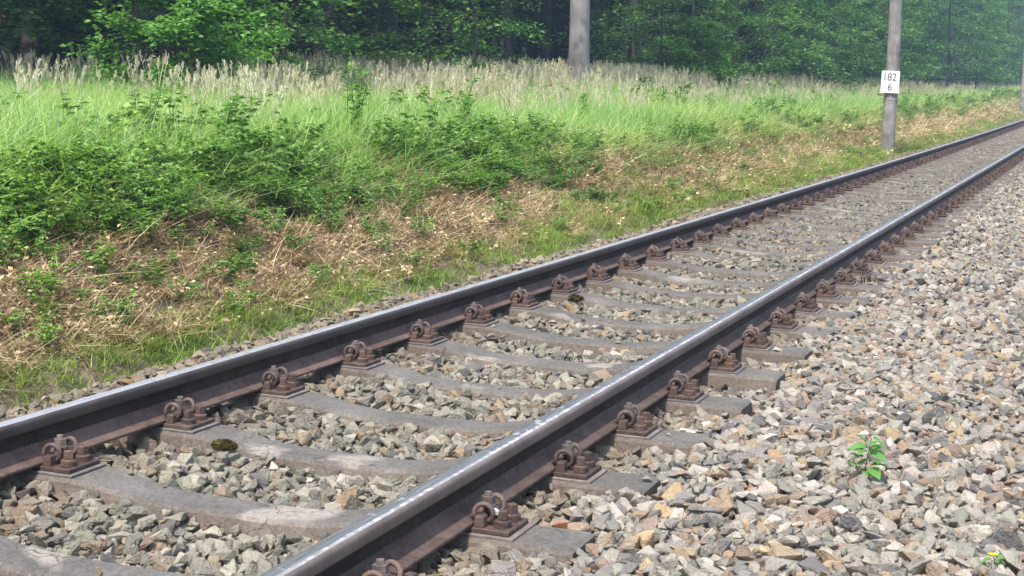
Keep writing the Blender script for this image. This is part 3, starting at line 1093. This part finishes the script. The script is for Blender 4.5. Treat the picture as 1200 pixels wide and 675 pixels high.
def build_bank():
    # straw and mown hay on the slope
    parts = []
    brown = lambda x, y: np.clip(.5 + 1.7 * (.6 * patch(x, y, .8, 41) + .4 * patch(x, y, 2.6, 42) - .42) + .45 * np.clip((-x - 2.0) / .35, -1, .8) + .6 * np.clip((11.5 - y) / 4, 0, 1) * np.clip((-1.7 - x) / .25, 0, 1), .06, 1)
    for y0, y1, dens, sc in ((3, 14, 210, 1.0), (14, 30, 100, 1.4), (30, 60, 40, 2.0), (60, 110, 12, 2.8)):
        x, y, P = field_points(-3.7, -1.72, y0, y1, dens, dens_fn=brown)
        parts.append((x, y, P, sc * rng.uniform(.6, 1.15, len(x))))
    x, y, P, S = [np.concatenate(a) for a in zip(*parts)]
    n = len(x)
    t = rng.random((n, 1))
    tint = (np.array([.88, .74, .66]) * (1 - t) + np.array([1.5, 1.4, 1.22]) * t)
    tint = tint * (1 + np.clip((y - 9) / 14, 0, 1)[:, None] * np.array([.12, .2, .1]))
    rot = np.stack([rng.normal(0, .25, n), rng.normal(-.25, .25, n), rng.uniform(0, 6.28, n)], 1)
    o = scatter('dry_grass', P + np.array([0, 0, .015]), rot, np.stack([S, S, S * .8], 1), tint, PROTO['straw'], 6)
    tag(o, 'mown brown hay and dry grass lying on the bank slope', 'dry grass', kind='stuff')
    # short turf
    parts = []
    x, y, P = field_points(-1.95, -1.38, 3, 60, 230, dens_fn=lambda x, y: np.clip(.5 + (patch(x, y, 1.6, 44) - .35) * 2.2, .05, 1) * np.interp(x, [-1.6, -1.38], [1, .1]) * np.interp(y, [14, 40], [1, .35]))
    P[:, 2] = np.maximum(P[:, 2], bed_level(x, y) - .05 + TZ(y))
    parts.append((x, y, P, rng.uniform(.4, 1.0, len(x)) * np.interp(y, [14, 40], [1, 1.7])))
    green = lambda x, y: np.clip(1.17 - brown(x, y) * 1.05 + .4 * np.clip((x + 2.1) / .35, 0, 1), .12, 1)
    for y0, y1, dens, sc in ((3, 14, 190, 1.0), (14, 30, 90, 1.4), (30, 60, 34, 1.9), (60, 110, 12, 2.6)):
        x, y, P = field_points(-3.6, -1.58, y0, y1, dens, dens_fn=green)
        parts.append((x, y, P, sc * rng.uniform(.55, 1.15, len(x)) * np.interp(x, [-1.9, -1.58], [1, .6])))
    x, y, P, S = [np.concatenate(a) for a in zip(*parts)]
    n = len(x)
    tint = jcolor(n, (1, 1, 1), .25, .1)
    rot = np.stack([rng.normal(0, .15, n), rng.normal(0, .15, n), rng.uniform(0, 6.28, n)], 1)
    o = scatter('bank_grass', P, rot, S, tint, PROTO['bank_turf'], 6)
    tag(o, 'short yellow green grass growing up the bank beside the track', 'grass', kind='stuff')
    # brambles along the top of the bank
    parts = []

    def br(x, y):
        c = -3.0 + .3 * (patch(y, y * 0, .35, 52) - .5)
        wd = .26 + .26 * patch(y, y * 0, .5, 53)
        return np.exp(-((x - c) / wd) ** 2) * np.clip(.34 + 2.2 * (patch(x, y, 1.0, 51) - .36), .14, 1) * np.interp(y, [0, 11, 15, 22, 60], [1.9, 1.8, .9, .62, .4])
    for y0, y1, dens, sc in ((3, 16, 85, .8), (16, 35, 34, .9), (35, 70, 14, 1.3), (70, 120, 6, 1.7)):
        x, y, P = field_points(-4.6, -2.5, y0, y1, dens, dens_fn=br)
        parts.append((x, y, P, sc * rng.uniform(.4, 1.05, len(x)) * np.interp(x, [-3.6, -2.7], [1.05, .62])))
    # scattered sprigs down the slope
    x, y, P = field_points(-3.0, -1.75, 3, 40, 19, dens_fn=lambda x, y: np.clip((patch(x, y, 1.1, 55) - .3) * 2.5, .1, 1))
    parts.append((x, y, P, rng.uniform(.16, .4, len(x))))
    # and through the meadow
    x, y, P = field_points(-8, -4, 5, 60, 2.2, dens_fn=lambda x, y: np.clip((patch(x, y, .8, 56) - .5) * 3, 0, 1))
    parts.append((x, y, P, rng.uniform(.6, 1.25, len(x))))
    x, y, P, S = [np.concatenate(a) for a in zip(*parts)]
    n = len(x)
    t = (patch(x, y, .9, 57) * .7 + rng.random(n) * .5)[:, None]
    tint = np.array([.7, .85, .75]) * (1 - t) + np.array([1.7, 1.5, 1.2]) * t
    rot = np.stack([rng.normal(0, .15, n), rng.normal(0, .15, n), rng.uniform(0, 6.28, n)], 1)
    o = scatter('undergrowth', P, rot, S, tint, PROTO['brambles'], 6)
    tag(o, 'dark green bramble undergrowth along the top of the bank', 'undergrowth', kind='stuff')


build_bank()

# ================================================================== TREES
def spray_leaves(r, p, d, m, L, leaf, flat=.25, puff=0.0):
    """leaves along a short twig held nearly level"""
    t = r.uniform(.1, 1, m)
    side = np.cross(d, [0, 0, 1.0]); side /= np.linalg.norm(side) + 1e-9
    sg = r.choice([-1, 1], m)
    off = r.random(m) * L * .35 * sg
    c = p + d * (t * L)[:, None] + side * off[:, None] + r.normal(0, L * .06, (m, 3)) - np.array([0, 0, 1.0]) * (t * t * L * .22)[:, None]
    c = c + r.normal(0, 1, (m, 3)) * puff * L
    dirs = d * .7 + side * (sg * .7)[:, None] + r.normal(0, .25, (m, 3))
    nr = np.stack([r.normal(0, flat, m), r.normal(0, flat, m), np.ones(m)], 1)
    return c, dirs, nr, leaf * r.uniform(.7, 1.25, m)


def tree_meshes(seed, H, trunk_r, c0, c1, limbs, reach, leaf, sprays, per, lean=.02, up=.35, flat=.25, puff=0.0):
    r = np.random.default_rng(seed)
    mb = MB()
    t = np.linspace(0, 1, 9)
    ax = np.stack([np.cumsum(r.normal(0, .012 * H / 3, 9)) + lean * H * t, np.cumsum(r.normal(0, .012 * H / 3, 9)), t * H - .3 * (t == 0)], 1)
    ax[:, :2] -= ax[0, :2]
    rad = trunk_r * (1 - .82 * t) * (1 + .35 * np.exp(-t * 18))
    mb.tube(ax, rad, 10)
    C = []; D = []; Nn = []; Ls = []
    for k in range(limbs):
        f = c0 + (c1 - c0) * (k + r.random()) / limbs
        p0 = np.array([np.interp(f, t, ax[:, i]) for i in range(3)])
        a = k * 2.4 + r.uniform(-.5, .5)
        rl = reach * (1 - .65 * ((f - c0) / max(1e-6, 1 - c0)) ** 1.5) * r.uniform(.65, 1.15)
        uu = up * r.uniform(.3, 1.3) + .5 * max(0, f - .6)
        s = np.linspace(0, 1, 6)
        pts = p0 + np.stack([np.cos(a) * rl * s, np.sin(a) * rl * s, rl * (uu * s - .35 * s * s)], 1) + r.normal(0, .03 * rl, (6, 3)) * s[:, None]
        r0 = max(.008, np.interp(f, t, rad) * .42)
        mb.tube(pts, np.linspace(r0, r0 * .15, 6), 5)
        for q in range(sprays):
            u_ = r.uniform(.25, 1.0) ** .8
            p = np.array([np.interp(u_, s, pts[:, i]) for i in range(3)])
            aa = a + r.normal(0, .75)
            d = np.array([math.cos(aa), math.sin(aa), r.normal(.05, .18)]); d /= np.linalg.norm(d)
            L = rl * r.uniform(.22, .45)
            c, dd, nr, ls = spray_leaves(r, p, d, per, L, leaf, flat, puff)
            C.append(c); D.append(dd); Nn.append(nr); Ls.append(ls)
    C, D, Nn, Ls = map(np.concatenate, (C, D, Nn, Ls))
    v, q = leaf_quads(C, D, Nn, Ls, Ls * .62)
    return smooth(mb.mesh('trunk')), mesh_arr('crown', v, q)


TALL = [tree_meshes(200 + i, 15 + 2 * i, .2 + .03 * i, .2, .98, 26, 4.2, .17, 9, 34) for i in range(3)]
LOWB = [tree_meshes(230 + i, 9 + i, .12 + .02 * i, .08, .96, 26, 2.9, .125, 9, 36, up=.3, flat=.4, puff=.14) for i in range(3)]
SAPL = [tree_meshes(260 + i, 3.6 + .5 * i, .035, .1, .97, 22, 1.5, .085, 7, 30, up=.35, flat=.4, puff=.1) for i in range(4)]
SHRB = [tree_meshes(290 + i, 2.0 + .3 * i, .03, .04, .97, 40, 1.2, .1, 8, 34, up=.7, flat=.55, puff=.22) for i in range(3)]


def put_tree(kind, i, x, y, rz, sc, label, cat='tree', group=None, name=None, leaf='tree_leaf', bark='bark', trunk_only=False, z=None):
    tr, cr = {'tall': TALL, 'low': LOWB, 'sap': SAPL, 'shrub': SHRB}[kind][i]
    nm = name or {'tall': 'forest_tree', 'low': 'broadleaf_tree', 'sap': 'young_tree', 'shrub': 'shrub'}[kind]
    gz = float(ground_z(x, y)) if z is None else z
    t = empty(nm, W(x, y, gz), (0, 0, rz)); t.scale = (sc,) * 3
    key = (kind, i, leaf)
    if key not in put_tree.cache:
        c2 = cr if not cr.materials else cr.copy()
        c2.materials.clear(); c2.materials.append(M[leaf]); put_tree.cache[key] = c2
    kb = (kind, i, bark)
    if kb not in put_tree.cache:
        t2 = tr if not tr.materials else tr.copy()
        t2.materials.clear(); t2.materials.append(M[bark]); put_tree.cache[kb] = t2
    link('trunk', put_tree.cache[kb], None, t)
    link('crown', put_tree.cache[key], None, t)
    tag(t, label, cat, group)
    return t


put_tree.cache = {}


def ray_xy(u, X):
    """(x, y) in track coordinates where the vertical plane of pixel column u meets x = X"""
    d = CF + (u - 600) / F_PX * CR + (337.5 - 110) / F_PX * CU
    y = 10.0
    for _ in range(60):
        y = (X + float(TX(y)) - CP[0]) / d[0] * d[1]
    return X, y


def forest_edge(y):
    return float(np.interp(y, [0, 16, 33, 60, 110, 200, 300], [-11.0, -10.4, -9.6, -8.8, -7.4, -6.0, -5.2]))


# the broad grey trunk that stands in front of the forest edge
def big_trunk():
    x, y = ray_xy(678, -8.4)
    t = empty('grey_trunk_tree', W(x, y, float(ground_z(x, y))))
    tag(t, 'tall grey barked tree with a thick bare trunk in front of the forest', 'tree')
    r = np.random.default_rng(5); mb = MB()
    s = np.linspace(0, 1, 14); H = 19
    ax = np.stack([.05 * np.sin(s * 5) - .45 * s, .06 * np.cos(s * 4), s * H - .2], 1); ax[:, :2] -= ax[0, :2]
    rad = .235 * (1 - .75 * s) * (1 + .12 * np.exp(-s * 45))
    mb.tube(ax, rad, 20)
    C = []; D = []; Nn = []; Ls = []
    for k in range(24):
        f = .36 + .6 * (k + r.random()) / 24
        p0 = np.array([np.interp(f, s, ax[:, i]) for i in range(3)]); a = k * 2.4
        rl = 4.2 * (1.25 - f); q = np.linspace(0, 1, 6)
        pts = p0 + np.stack([np.cos(a) * rl * q, np.sin(a) * rl * q, rl * (.5 * q - .3 * q * q)], 1)
        mb.tube(pts, np.linspace(.07, .012, 6), 6)
        for m in range(9):
            p = pts[r.integers(1, 6)]; aa = a + r.normal(0, .8); d = np.array([math.cos(aa), math.sin(aa), 0])
            c, dd, nr, ls = spray_leaves(r, p, d, 32, rl * .4, .16)
            C.append(c); D.append(dd); Nn.append(nr); Ls.append(ls)
    C, D, Nn, Ls = map(np.concatenate, (C, D, Nn, Ls))
    link('trunk', smooth(mb.mesh('trunk')), M['grey_bark'], t)
    link('crown', mesh_arr('crown', *leaf_quads(C, D, Nn, Ls, Ls * .62)), M['tree_leaf'], t)


big_trunk()

TREE_GROUP = 'trees of the dark forest edge'
TREE_LABEL = {'tall': 'tall broad-leaved tree in the dark forest beyond the meadow',
              'low': 'dark leafy tree with low boughs at the forest edge beyond the meadow',
              'sap': 'young tree with level leafy sprays at the shaded forest edge'}


def build_forest():
    r = random.Random(11)
    n = 0
    # rows of trees behind the edge, on both the seen stretch and a little to either side
    y = 7.0
    while y < 230:
        e = forest_edge(y)
        step = 2.0 + y * .022
        for row, (kind, off) in enumerate((('sap', -.5), ('low', 2.6), ('tall', 5.6), ('tall', 9.5))):
            grow = 1.0 if kind != 'sap' else float(np.interp(y, [0, 40, 90, 200], [.95, 1.1, 1.9, 2.6]))
            if row == 3 and r.random() < .3: continue
            yy = y + r.uniform(-.4, .4) * step
            xx = e - off + r.uniform(-.7, .7)
            if kind == 'sap' and r.random() < .1: continue
            if kind == 'low' and y < 70 and r.random() < .1: continue
            lst = {'tall': 3, 'low': 3, 'sap': 4}[kind]
            P = np.array([W(xx, yy, 1.5)]); u, v, d = project(P)
            if d[0] < 1 or u[0] < -260 or u[0] > 1480: continue
            if kind == 'sap' and any(a < u[0] < b for a, b in ((-60, 118), (130, 330), (385, 440), (585, 755))): continue
            if kind == 'low' and any(a < u[0] < b for a, b in ((630, 735),)): continue
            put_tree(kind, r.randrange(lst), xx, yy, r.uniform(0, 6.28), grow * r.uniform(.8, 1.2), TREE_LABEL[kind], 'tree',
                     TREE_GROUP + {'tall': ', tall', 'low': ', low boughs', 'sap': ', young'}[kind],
                     leaf='lit_edge_leaf' if kind == 'sap' or (kind == 'low' and r.random() < .4) else 'tree_leaf'); n += 1
        y += step
    print('trees', n)


build_forest()


def build_deep_forest():
    meshes = []
    for i in range(3):
        tr, cr = TALL[i]
        meshes.append(put_tree.cache.get(('tall', i, 'tree_leaf'), cr))
    tr_me = []
    c = bpy.data.collections.new('deep_forest')
    for tr, cr in TALL + LOWB:
        bm = bmesh.new(); bm.from_mesh(cr); nf = len(bm.faces)
        bm.from_mesh(tr); me = bm_mesh('tree', bm)
        me.materials.clear(); me.materials.append(M['tree_leaf']); me.materials.append(M['bark'])
        idx = np.zeros(len(me.polygons), np.int32); idx[nf:] = 1
        me.polygons.foreach_set('material_index', idx)
        c.objects.link(bpy.data.objects.new('forest_tree_piece', me))
    pts = []
    n = 820
    y = np.r_[rng.uniform(4, 320, 560), rng.uniform(4, 70, 260)]; off = np.r_[rng.uniform(12, 60, 560), rng.uniform(12, 40, 260)]
    x = np.array([forest_edge(a) for a in y]) - off
    P = to_world(x, y, ground_z(x, y))
    u, v, d = project(P + np.array([0, 0, 2.0]))
    k = (d > 1) & (u > -350) & (u < 1500)
    P = P[k]; n = len(P)
    s = rng.uniform(.8, 1.2, n)
    rot = np.stack([np.zeros(n), np.zeros(n), rng.uniform(0, 6.28, n)], 1)
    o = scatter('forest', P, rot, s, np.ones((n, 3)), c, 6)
    tag(o, 'deep shaded forest interior behind the trees of the edge', 'forest', kind='stuff')


build_deep_forest()

# shrubs and saplings one can point to
def at_col(u, X): return ray_xy(u, X)


x, y = at_col(205, -9.0)
put_tree('shrub', 1, x, y, 1.0, .86, 'bright green rounded shrub behind the meadow at the upper left', 'shrub', leaf='bright_leaf', name='bright_shrub')
x, y = at_col(276, -9.3)
put_tree('shrub', 2, x, y, 2.6, .7, 'smaller leafy shrub leaning against the right of the bright rounded shrub', 'shrub', leaf='bright_leaf', name='leafy_shrub')
x, y = at_col(812, -8.2)
put_tree('shrub', 0, x, y, 2.0, 1.0, 'green bush at the meadow edge just beyond the thick grey trunk', 'shrub', leaf='bright_leaf', name='bush')
x, y = at_col(500, -10.2)
put_tree('sap', 1, x, y, 0.4, 1.15, 'young tree with pale level sprays hanging over the top of the meadow', 'tree', leaf='lit_edge_leaf', name='young_beech')
x, y = at_col(1000, -8.6)
put_tree('sap', 2, x, y, 1.4, 1.5, 'light green young tree left of the signed wooden pole', 'tree', leaf='bright_leaf', name='light_young_tree')

# ================================================================== POLES AND SIGN
def pole(px, base_y, X, r0, r1, H, lean, label, notch):
    loc = W(X, base_y, float(ground_z(X, base_y)) - .05)
    t = empty('wooden_pole', loc, lean)
    tag(t, label, 'pole', 'wooden line poles beside the track')
    s = np.linspace(0, 1, 26); r = np.random.default_rng(int(px))
    ax = np.stack([.02 * np.sin(s * 7), .015 * np.cos(s * 6), s * H - .3], 1)
    rad = r0 + (r1 - r0) * s
    v, q = tube_arrays(ax, rad, 18)
    # long drying cracks and flats in the wood
    ang = np.arange(18)
    k = r.uniform(.955, 1.02, 18)
    for i in range(26):
        c = ax[i]; v[i * 18:(i + 1) * 18] = c + (v[i * 18:(i + 1) * 18] - c) * (k * r.uniform(.985, 1.015, 18))[:, None]
    mb = MB(); mb.add(v, q)
    link('shaft', mb.mesh('shaft'), M['pole'], t)
    bm = bmesh.new(); bm_cyl(bm, (0, 0), r1 * 1.02, H - .31, H - .24, 16, r1 * .5)
    link('cap', bm_mesh('cap', bm), M['steel'], t)
    if notch:
        for zz in (1.12, ):
            bm = bmesh.new(); rr = r0 + (r1 - r0) * zz / H
            bm_cyl(bm, (.02, .01), rr + .008, zz, zz + .045, 18)
            link('band', bm_mesh('band', bm), M['steel'], t)
    return t


POLE_X, POLE_Y = -1.78, 31.2
pole(1041, POLE_Y, POLE_X, .14, .112, 7.5, (0, R(.35), 0), 'grey weathered wooden pole carrying the white number sign', True)
pole(1195, 74.5, -1.78, .15, .11, 7.5, (0, R(.3), 0), 'distant wooden pole cut by the right edge of the photo', False)


def sign():
    base = W(POLE_X, POLE_Y, 0)
    t = empty('kilometre_sign', (0, 0, 0))
    tag(t, 'white rectangular sign reading 182 over 6 on the wooden pole', 'sign')
    w, h = .36, .445
    bm = bmesh.new(); bm_box(bm, -w / 2, w / 2, -.004, .004, -h / 2, h / 2, .0015)
    link('plate', bm_mesh('plate', bm), M['sign'], t)
    for sx in (-.1, .1):
        pass
    for txt, zc, sy in (('182', .1, .215), ('6', -.1, .2)):
        cu = bpy.data.curves.new('text', 'FONT'); cu.body = txt; cu.size = sy * 1.4; cu.align_x = 'CENTER'; cu.align_y = 'CENTER'
        cu.extrude = .0008; cu.space_character = .98
        tmp = bpy.data.objects.new('text', cu); COL.objects.link(tmp)
        bpy.context.view_layer.update()
        me = bpy.data.meshes.new_from_object(tmp)
        bpy.data.objects.remove(tmp)
        co = np.zeros(len(me.vertices) * 3); me.vertices.foreach_get('co', co); co = co.reshape(-1, 3)
        co[:, 0] -= (co[:, 0].max() + co[:, 0].min()) / 2; co[:, 1] -= (co[:, 1].max() + co[:, 1].min()) / 2
        hh = co[:, 1].max() - co[:, 1].min(); ww = co[:, 0].max() - co[:, 0].min()
        tw = .24 if txt == '182' else .08
        V = np.stack([co[:, 0] / ww * tw, -.0055 - co[:, 2], co[:, 1] / hh * .15 + zc], 1)
        me.vertices.foreach_set('co', V.ravel()); me.update()
        link('numeral', me, M['ink'], t)
    return t


sg = sign()
# the sign hangs on the track side of the pole, turned towards the line of sight
zc = 1.43
u_dir = Vector((math.sin(R(2)), 0, 0))
loc = W(POLE_X, POLE_Y, 0) + Vector((.018, -.165, zc))
sg.location = loc
sg.rotation_euler = (0, R(1.0), R(4))

# ================================================================== SMALL PLANTS AND ODDMENTS
def leafy_weed(name, loc, h, n, leaf, mat, label, cat='weed', seed=1, lean=(0, 0), spread=.6, top=True, stem_r=.0022):
    r = np.random.default_rng(seed)
    t = empty(name, loc); tag(t, label, cat)
    s = np.linspace(0, 1, 7)
    pts = np.stack([lean[0] * s ** 1.3 * h, lean[1] * s ** 1.3 * h, s * h - .02 * (s == 0)], 1)
    mb = MB(); mb.tube(pts, np.linspace(stem_r, stem_r * .5, 7), 5)
    link('stem', smooth(mb.mesh('stem')), M['stem'], t)
    for k in range(n):
        f = .18 + .82 * k / max(1, n - 1); a = k * 2.4 + r.uniform(-.3, .3)
        p = np.array([np.interp(f, s, pts[:, i]) for i in range(3)])
        L = leaf * r.uniform(.75, 1.2) * (1 - .45 * max(0, f - .6))
        d = np.array([math.cos(a), math.sin(a), r.uniform(-.25, .6)]); d /= np.linalg.norm(d)
        side = np.cross(d, [0, 0, 1.0]); side /= np.linalg.norm(side); nn = np.cross(side, d)
        ro = r.uniform(-.7, .7); side, nn = side * math.cos(ro) + nn * math.sin(ro), nn * math.cos(ro) - side * math.sin(ro)
        stalk = L * spread
        V = [p]; F = []
        prof = [(.0, .02), (.15, .55), (.4, 1.0), (.65, .8), (.85, .42), (1.0, .02)]
        V = []
        for tt, wd in prof:
            c = p + d * (stalk * .5 + tt * L) - np.array([0, 0, 1]) * (tt ** 2 * L * .35)
            V += [c + side * wd * L * .33 + nn * wd * L * .08, c, c - side * wd * L * .33 + nn * wd * L * .08]
        for i in range(len(prof) - 1):
            F += [(3 * i, 3 * i + 1, 3 * i + 4, 3 * i + 3), (3 * i + 1, 3 * i + 2, 3 * i + 5, 3 * i + 4)]
        base = len(V)
        V += [p - side * .001, p + side * .001, p + d * stalk * .52 + side * .001, p + d * stalk * .52 - side * .001]
        F.append((base, base + 1, base + 2, base + 3))
        link('leaf', smooth(mesh_np('leaf', V, F)), M[mat], t)
    return t


leafy_weed('leafy_weed', W(1.755, 4.80, -.01), .145, 27, .056, 'weed_leaf',
           'fresh green leafy weed growing out of the gravel shoulder', seed=3, lean=(.12, .05))
leafy_weed('flowering_weed', W(2.215, 4.02, -.0), .03, 6, .026, 'weed_leaf',
           'tiny green weed with a yellow flower in the bottom right gravel', seed=4, lean=(-.2, 0))
fl = link('flower', smooth(mesh_arr('flower', *leaf_quads(np.zeros((9, 3)), np.stack([np.cos(np.arange(9) * .7), np.sin(np.arange(9) * .7), np.full(9, .5)], 1), np.tile([0, 0, 1.0], (9, 1)), .018, .012))), M['yellow'],
          bpy.data.objects['flowering_weed'], (-.007, -.003, .031))


def tuft(name, loc, n, spread, h0, h1, wid, mat, label, cat, seed, lean=.4):
    o = link(name, mesh_arr(name, *blades(n, spread, h0, h1, wid, lean, .6, seed)), M[mat], None, loc)
    tag(o, label, cat)
    return o


tuft('grass_tuft', W(.08, 6.70, -.09), 40, .05, .05, .1, .004, 'turf', 'small green grass tuft in the ballast between the two rails', 'grass tuft', 301)
tuft('gravel_grass', W(.97, 10.3, -.06), 40, .07, .06, .16, .005, 'turf', 'thin grass tuft beside the nearer rail fastening in the middle distance', 'grass tuft', 302)
tuft('shoulder_grass', W(1.45, 13.1, -.05), 70, .16, .06, .16, .006, 'turf', 'sparse grass growing on the gravel shoulder toward the right edge', 'grass tuft', 303)


def moss(loc, sx, sy, sz, label, seed):
    bm = bmesh.new(); bmesh.ops.create_icosphere(bm, subdivisions=3, radius=1.0)
    r = np.random.default_rng(seed)
    for v in bm.verts:
        k = 1 + .45 * (vn(v.co.x * 3 + 9, v.co.y * 3 + v.co.z * 2, seed) - .5) * 2
        v.co = Vector((v.co.x * sx * k, v.co.y * sy * k, v.co.z * sz * k))
    me = bm_mesh('moss_cushion', bm)
    o = link('moss_cushion', me, M['moss'], None, loc); tag(o, label, 'moss')
    # fuzzy fronds over the cushion
    n = 420
    d = r.normal(size=(n, 3)); d[:, 2] = np.abs(d[:, 2]); d /= np.linalg.norm(d, axis=1)[:, None]
    v, q = leaf_quads(d * np.array([sx, sy, sz]) * .97, d + r.normal(0, .5, (n, 3)), r.normal(size=(n, 3)), .011, .005)
    f = link('fronds', mesh_arr('fronds', v, q), M['moss'], o)


moss(W(-.42, SLEEPER_Y[1] - .088, -.052), .046, .026, .017, 'brown green moss cushion on the edge of the sleeper near the farther rail', 71)
moss(W(-.52, SLEEPER_Y[7] - .09, -.04), .045, .026, .016, 'dark green moss cushion on a sleeper end in the middle distance', 72)


# taller weeds along the bank and single dry stalks
def tall_weed(u, X, h, lean, label, seed, mat='bramble'):
    x, y = ray_xy(u, X)
    r = np.random.default_rng(seed)
    t = empty('tall_weed', W(x, y, float(ground_z(x, y)))); tag(t, label, 'weed')
    mb = MB(); C = []; D = []; N_ = []
    ns = 5
    for k in range(ns):
        s = np.linspace(0, 1, 7); a = r.uniform(0, 6.28); hh = h * r.uniform(.55, 1.0) if k else h
        lx = lean + (r.normal(0, .12) if k else 0); ly = r.normal(0, .1)
        pts = np.stack([lx * s ** 1.4 * hh + .05 * math.cos(a), ly * s * hh + .05 * math.sin(a), s * hh - .03 * (s == 0)], 1)
        mb.tube(pts, np.linspace(.006, .002, 7), 5)
        for q in range(34):
            f = r.uniform(.25, 1.0); p = np.array([np.interp(f, s, pts[:, i]) for i in range(3)])
            b = r.uniform(0, 6.28)
            C.append(p); D.append((math.cos(b), math.sin(b), r.uniform(.1, .7))); N_.append((r.normal(0, .3), r.normal(0, .3), 1))
    link('stem', smooth(mb.mesh('stem')), M['stem'], t)
    C, D, N_ = np.array(C), np.array(D), np.array(N_)
    L = r.uniform(.05, .095, len(C))
    link('foliage', mesh_arr('foliage', *leaf_quads(C, D, N_, L, L * .45)), M['bright_leaf'], t)


tall_weed(412, -3.7, .78, .0, 'upright leafy weed rising from brambles left of the bank middle', 401)
tall_weed(535, -4.0, .82, .32, 'leaning leafy weed arching to the right over the bright meadow', 402)
tall_weed(265, -3.9, .55, .05, 'dark weed standing above the brambles below the bright shrub', 403)
tall_weed(690, -4.3, .5, -.1, 'low leafy weed in the grass below the thick grey trunk', 404)
tall_weed(165, -4.3, .55, .15, 'slim leafy weed in the meadow at the far left', 405)
tall_weed(925, -3.9, .6, -.05, 'leafy weed at the bank top left of the signed pole', 406)
tall_weed(1062, -3.3, .6, -.12, 'leafy weed on the bank just right of the signed pole', 407)

x, y = ray_xy(44, -2.85)
bm_st = MB()
for k in range(5):
    s = np.linspace(0, 1, 6); r_ = np.random.default_rng(500 + k)
    bm_st.tube(np.stack([r_.normal(0, .02) + r_.normal(0, .08) * s, r_.normal(0, .02) - .02 * s, s * r_.uniform(.16, .3)], 1), np.linspace(.004, .002, 6), 4)
o = link('dry_stalks', bm_st.mesh('dry_stalks'), M['dry_stem'], None, W(x, y, float(ground_z(x, y)) - .02))
tag(o, 'clump of pale dry stalks on the brown bank at far left', 'dry plant')

# ================================================================== HAZE
if HAZE > 0:
    bm = bmesh.new(); bm_box(bm, -520, 520, -520, 920, -3.5, 30)
    t = NT('thin_haze')
    pv = t.n('ShaderNodeVolumePrincipled')
    pv.inputs['Color'].default_value = (.5, .72, 1.0, 1)
    pv.inputs['Density'].default_value = HAZE
    pv.inputs['Anisotropy'].default_value = .2
    t.l(pv.outputs[0], t.out.inputs['Volume'])
    hz = link('haze', bm_mesh('haze', bm), t.m)
    tag(hz, 'thin bluish summer haze filling the air toward the far forest', 'haze', kind='stuff')
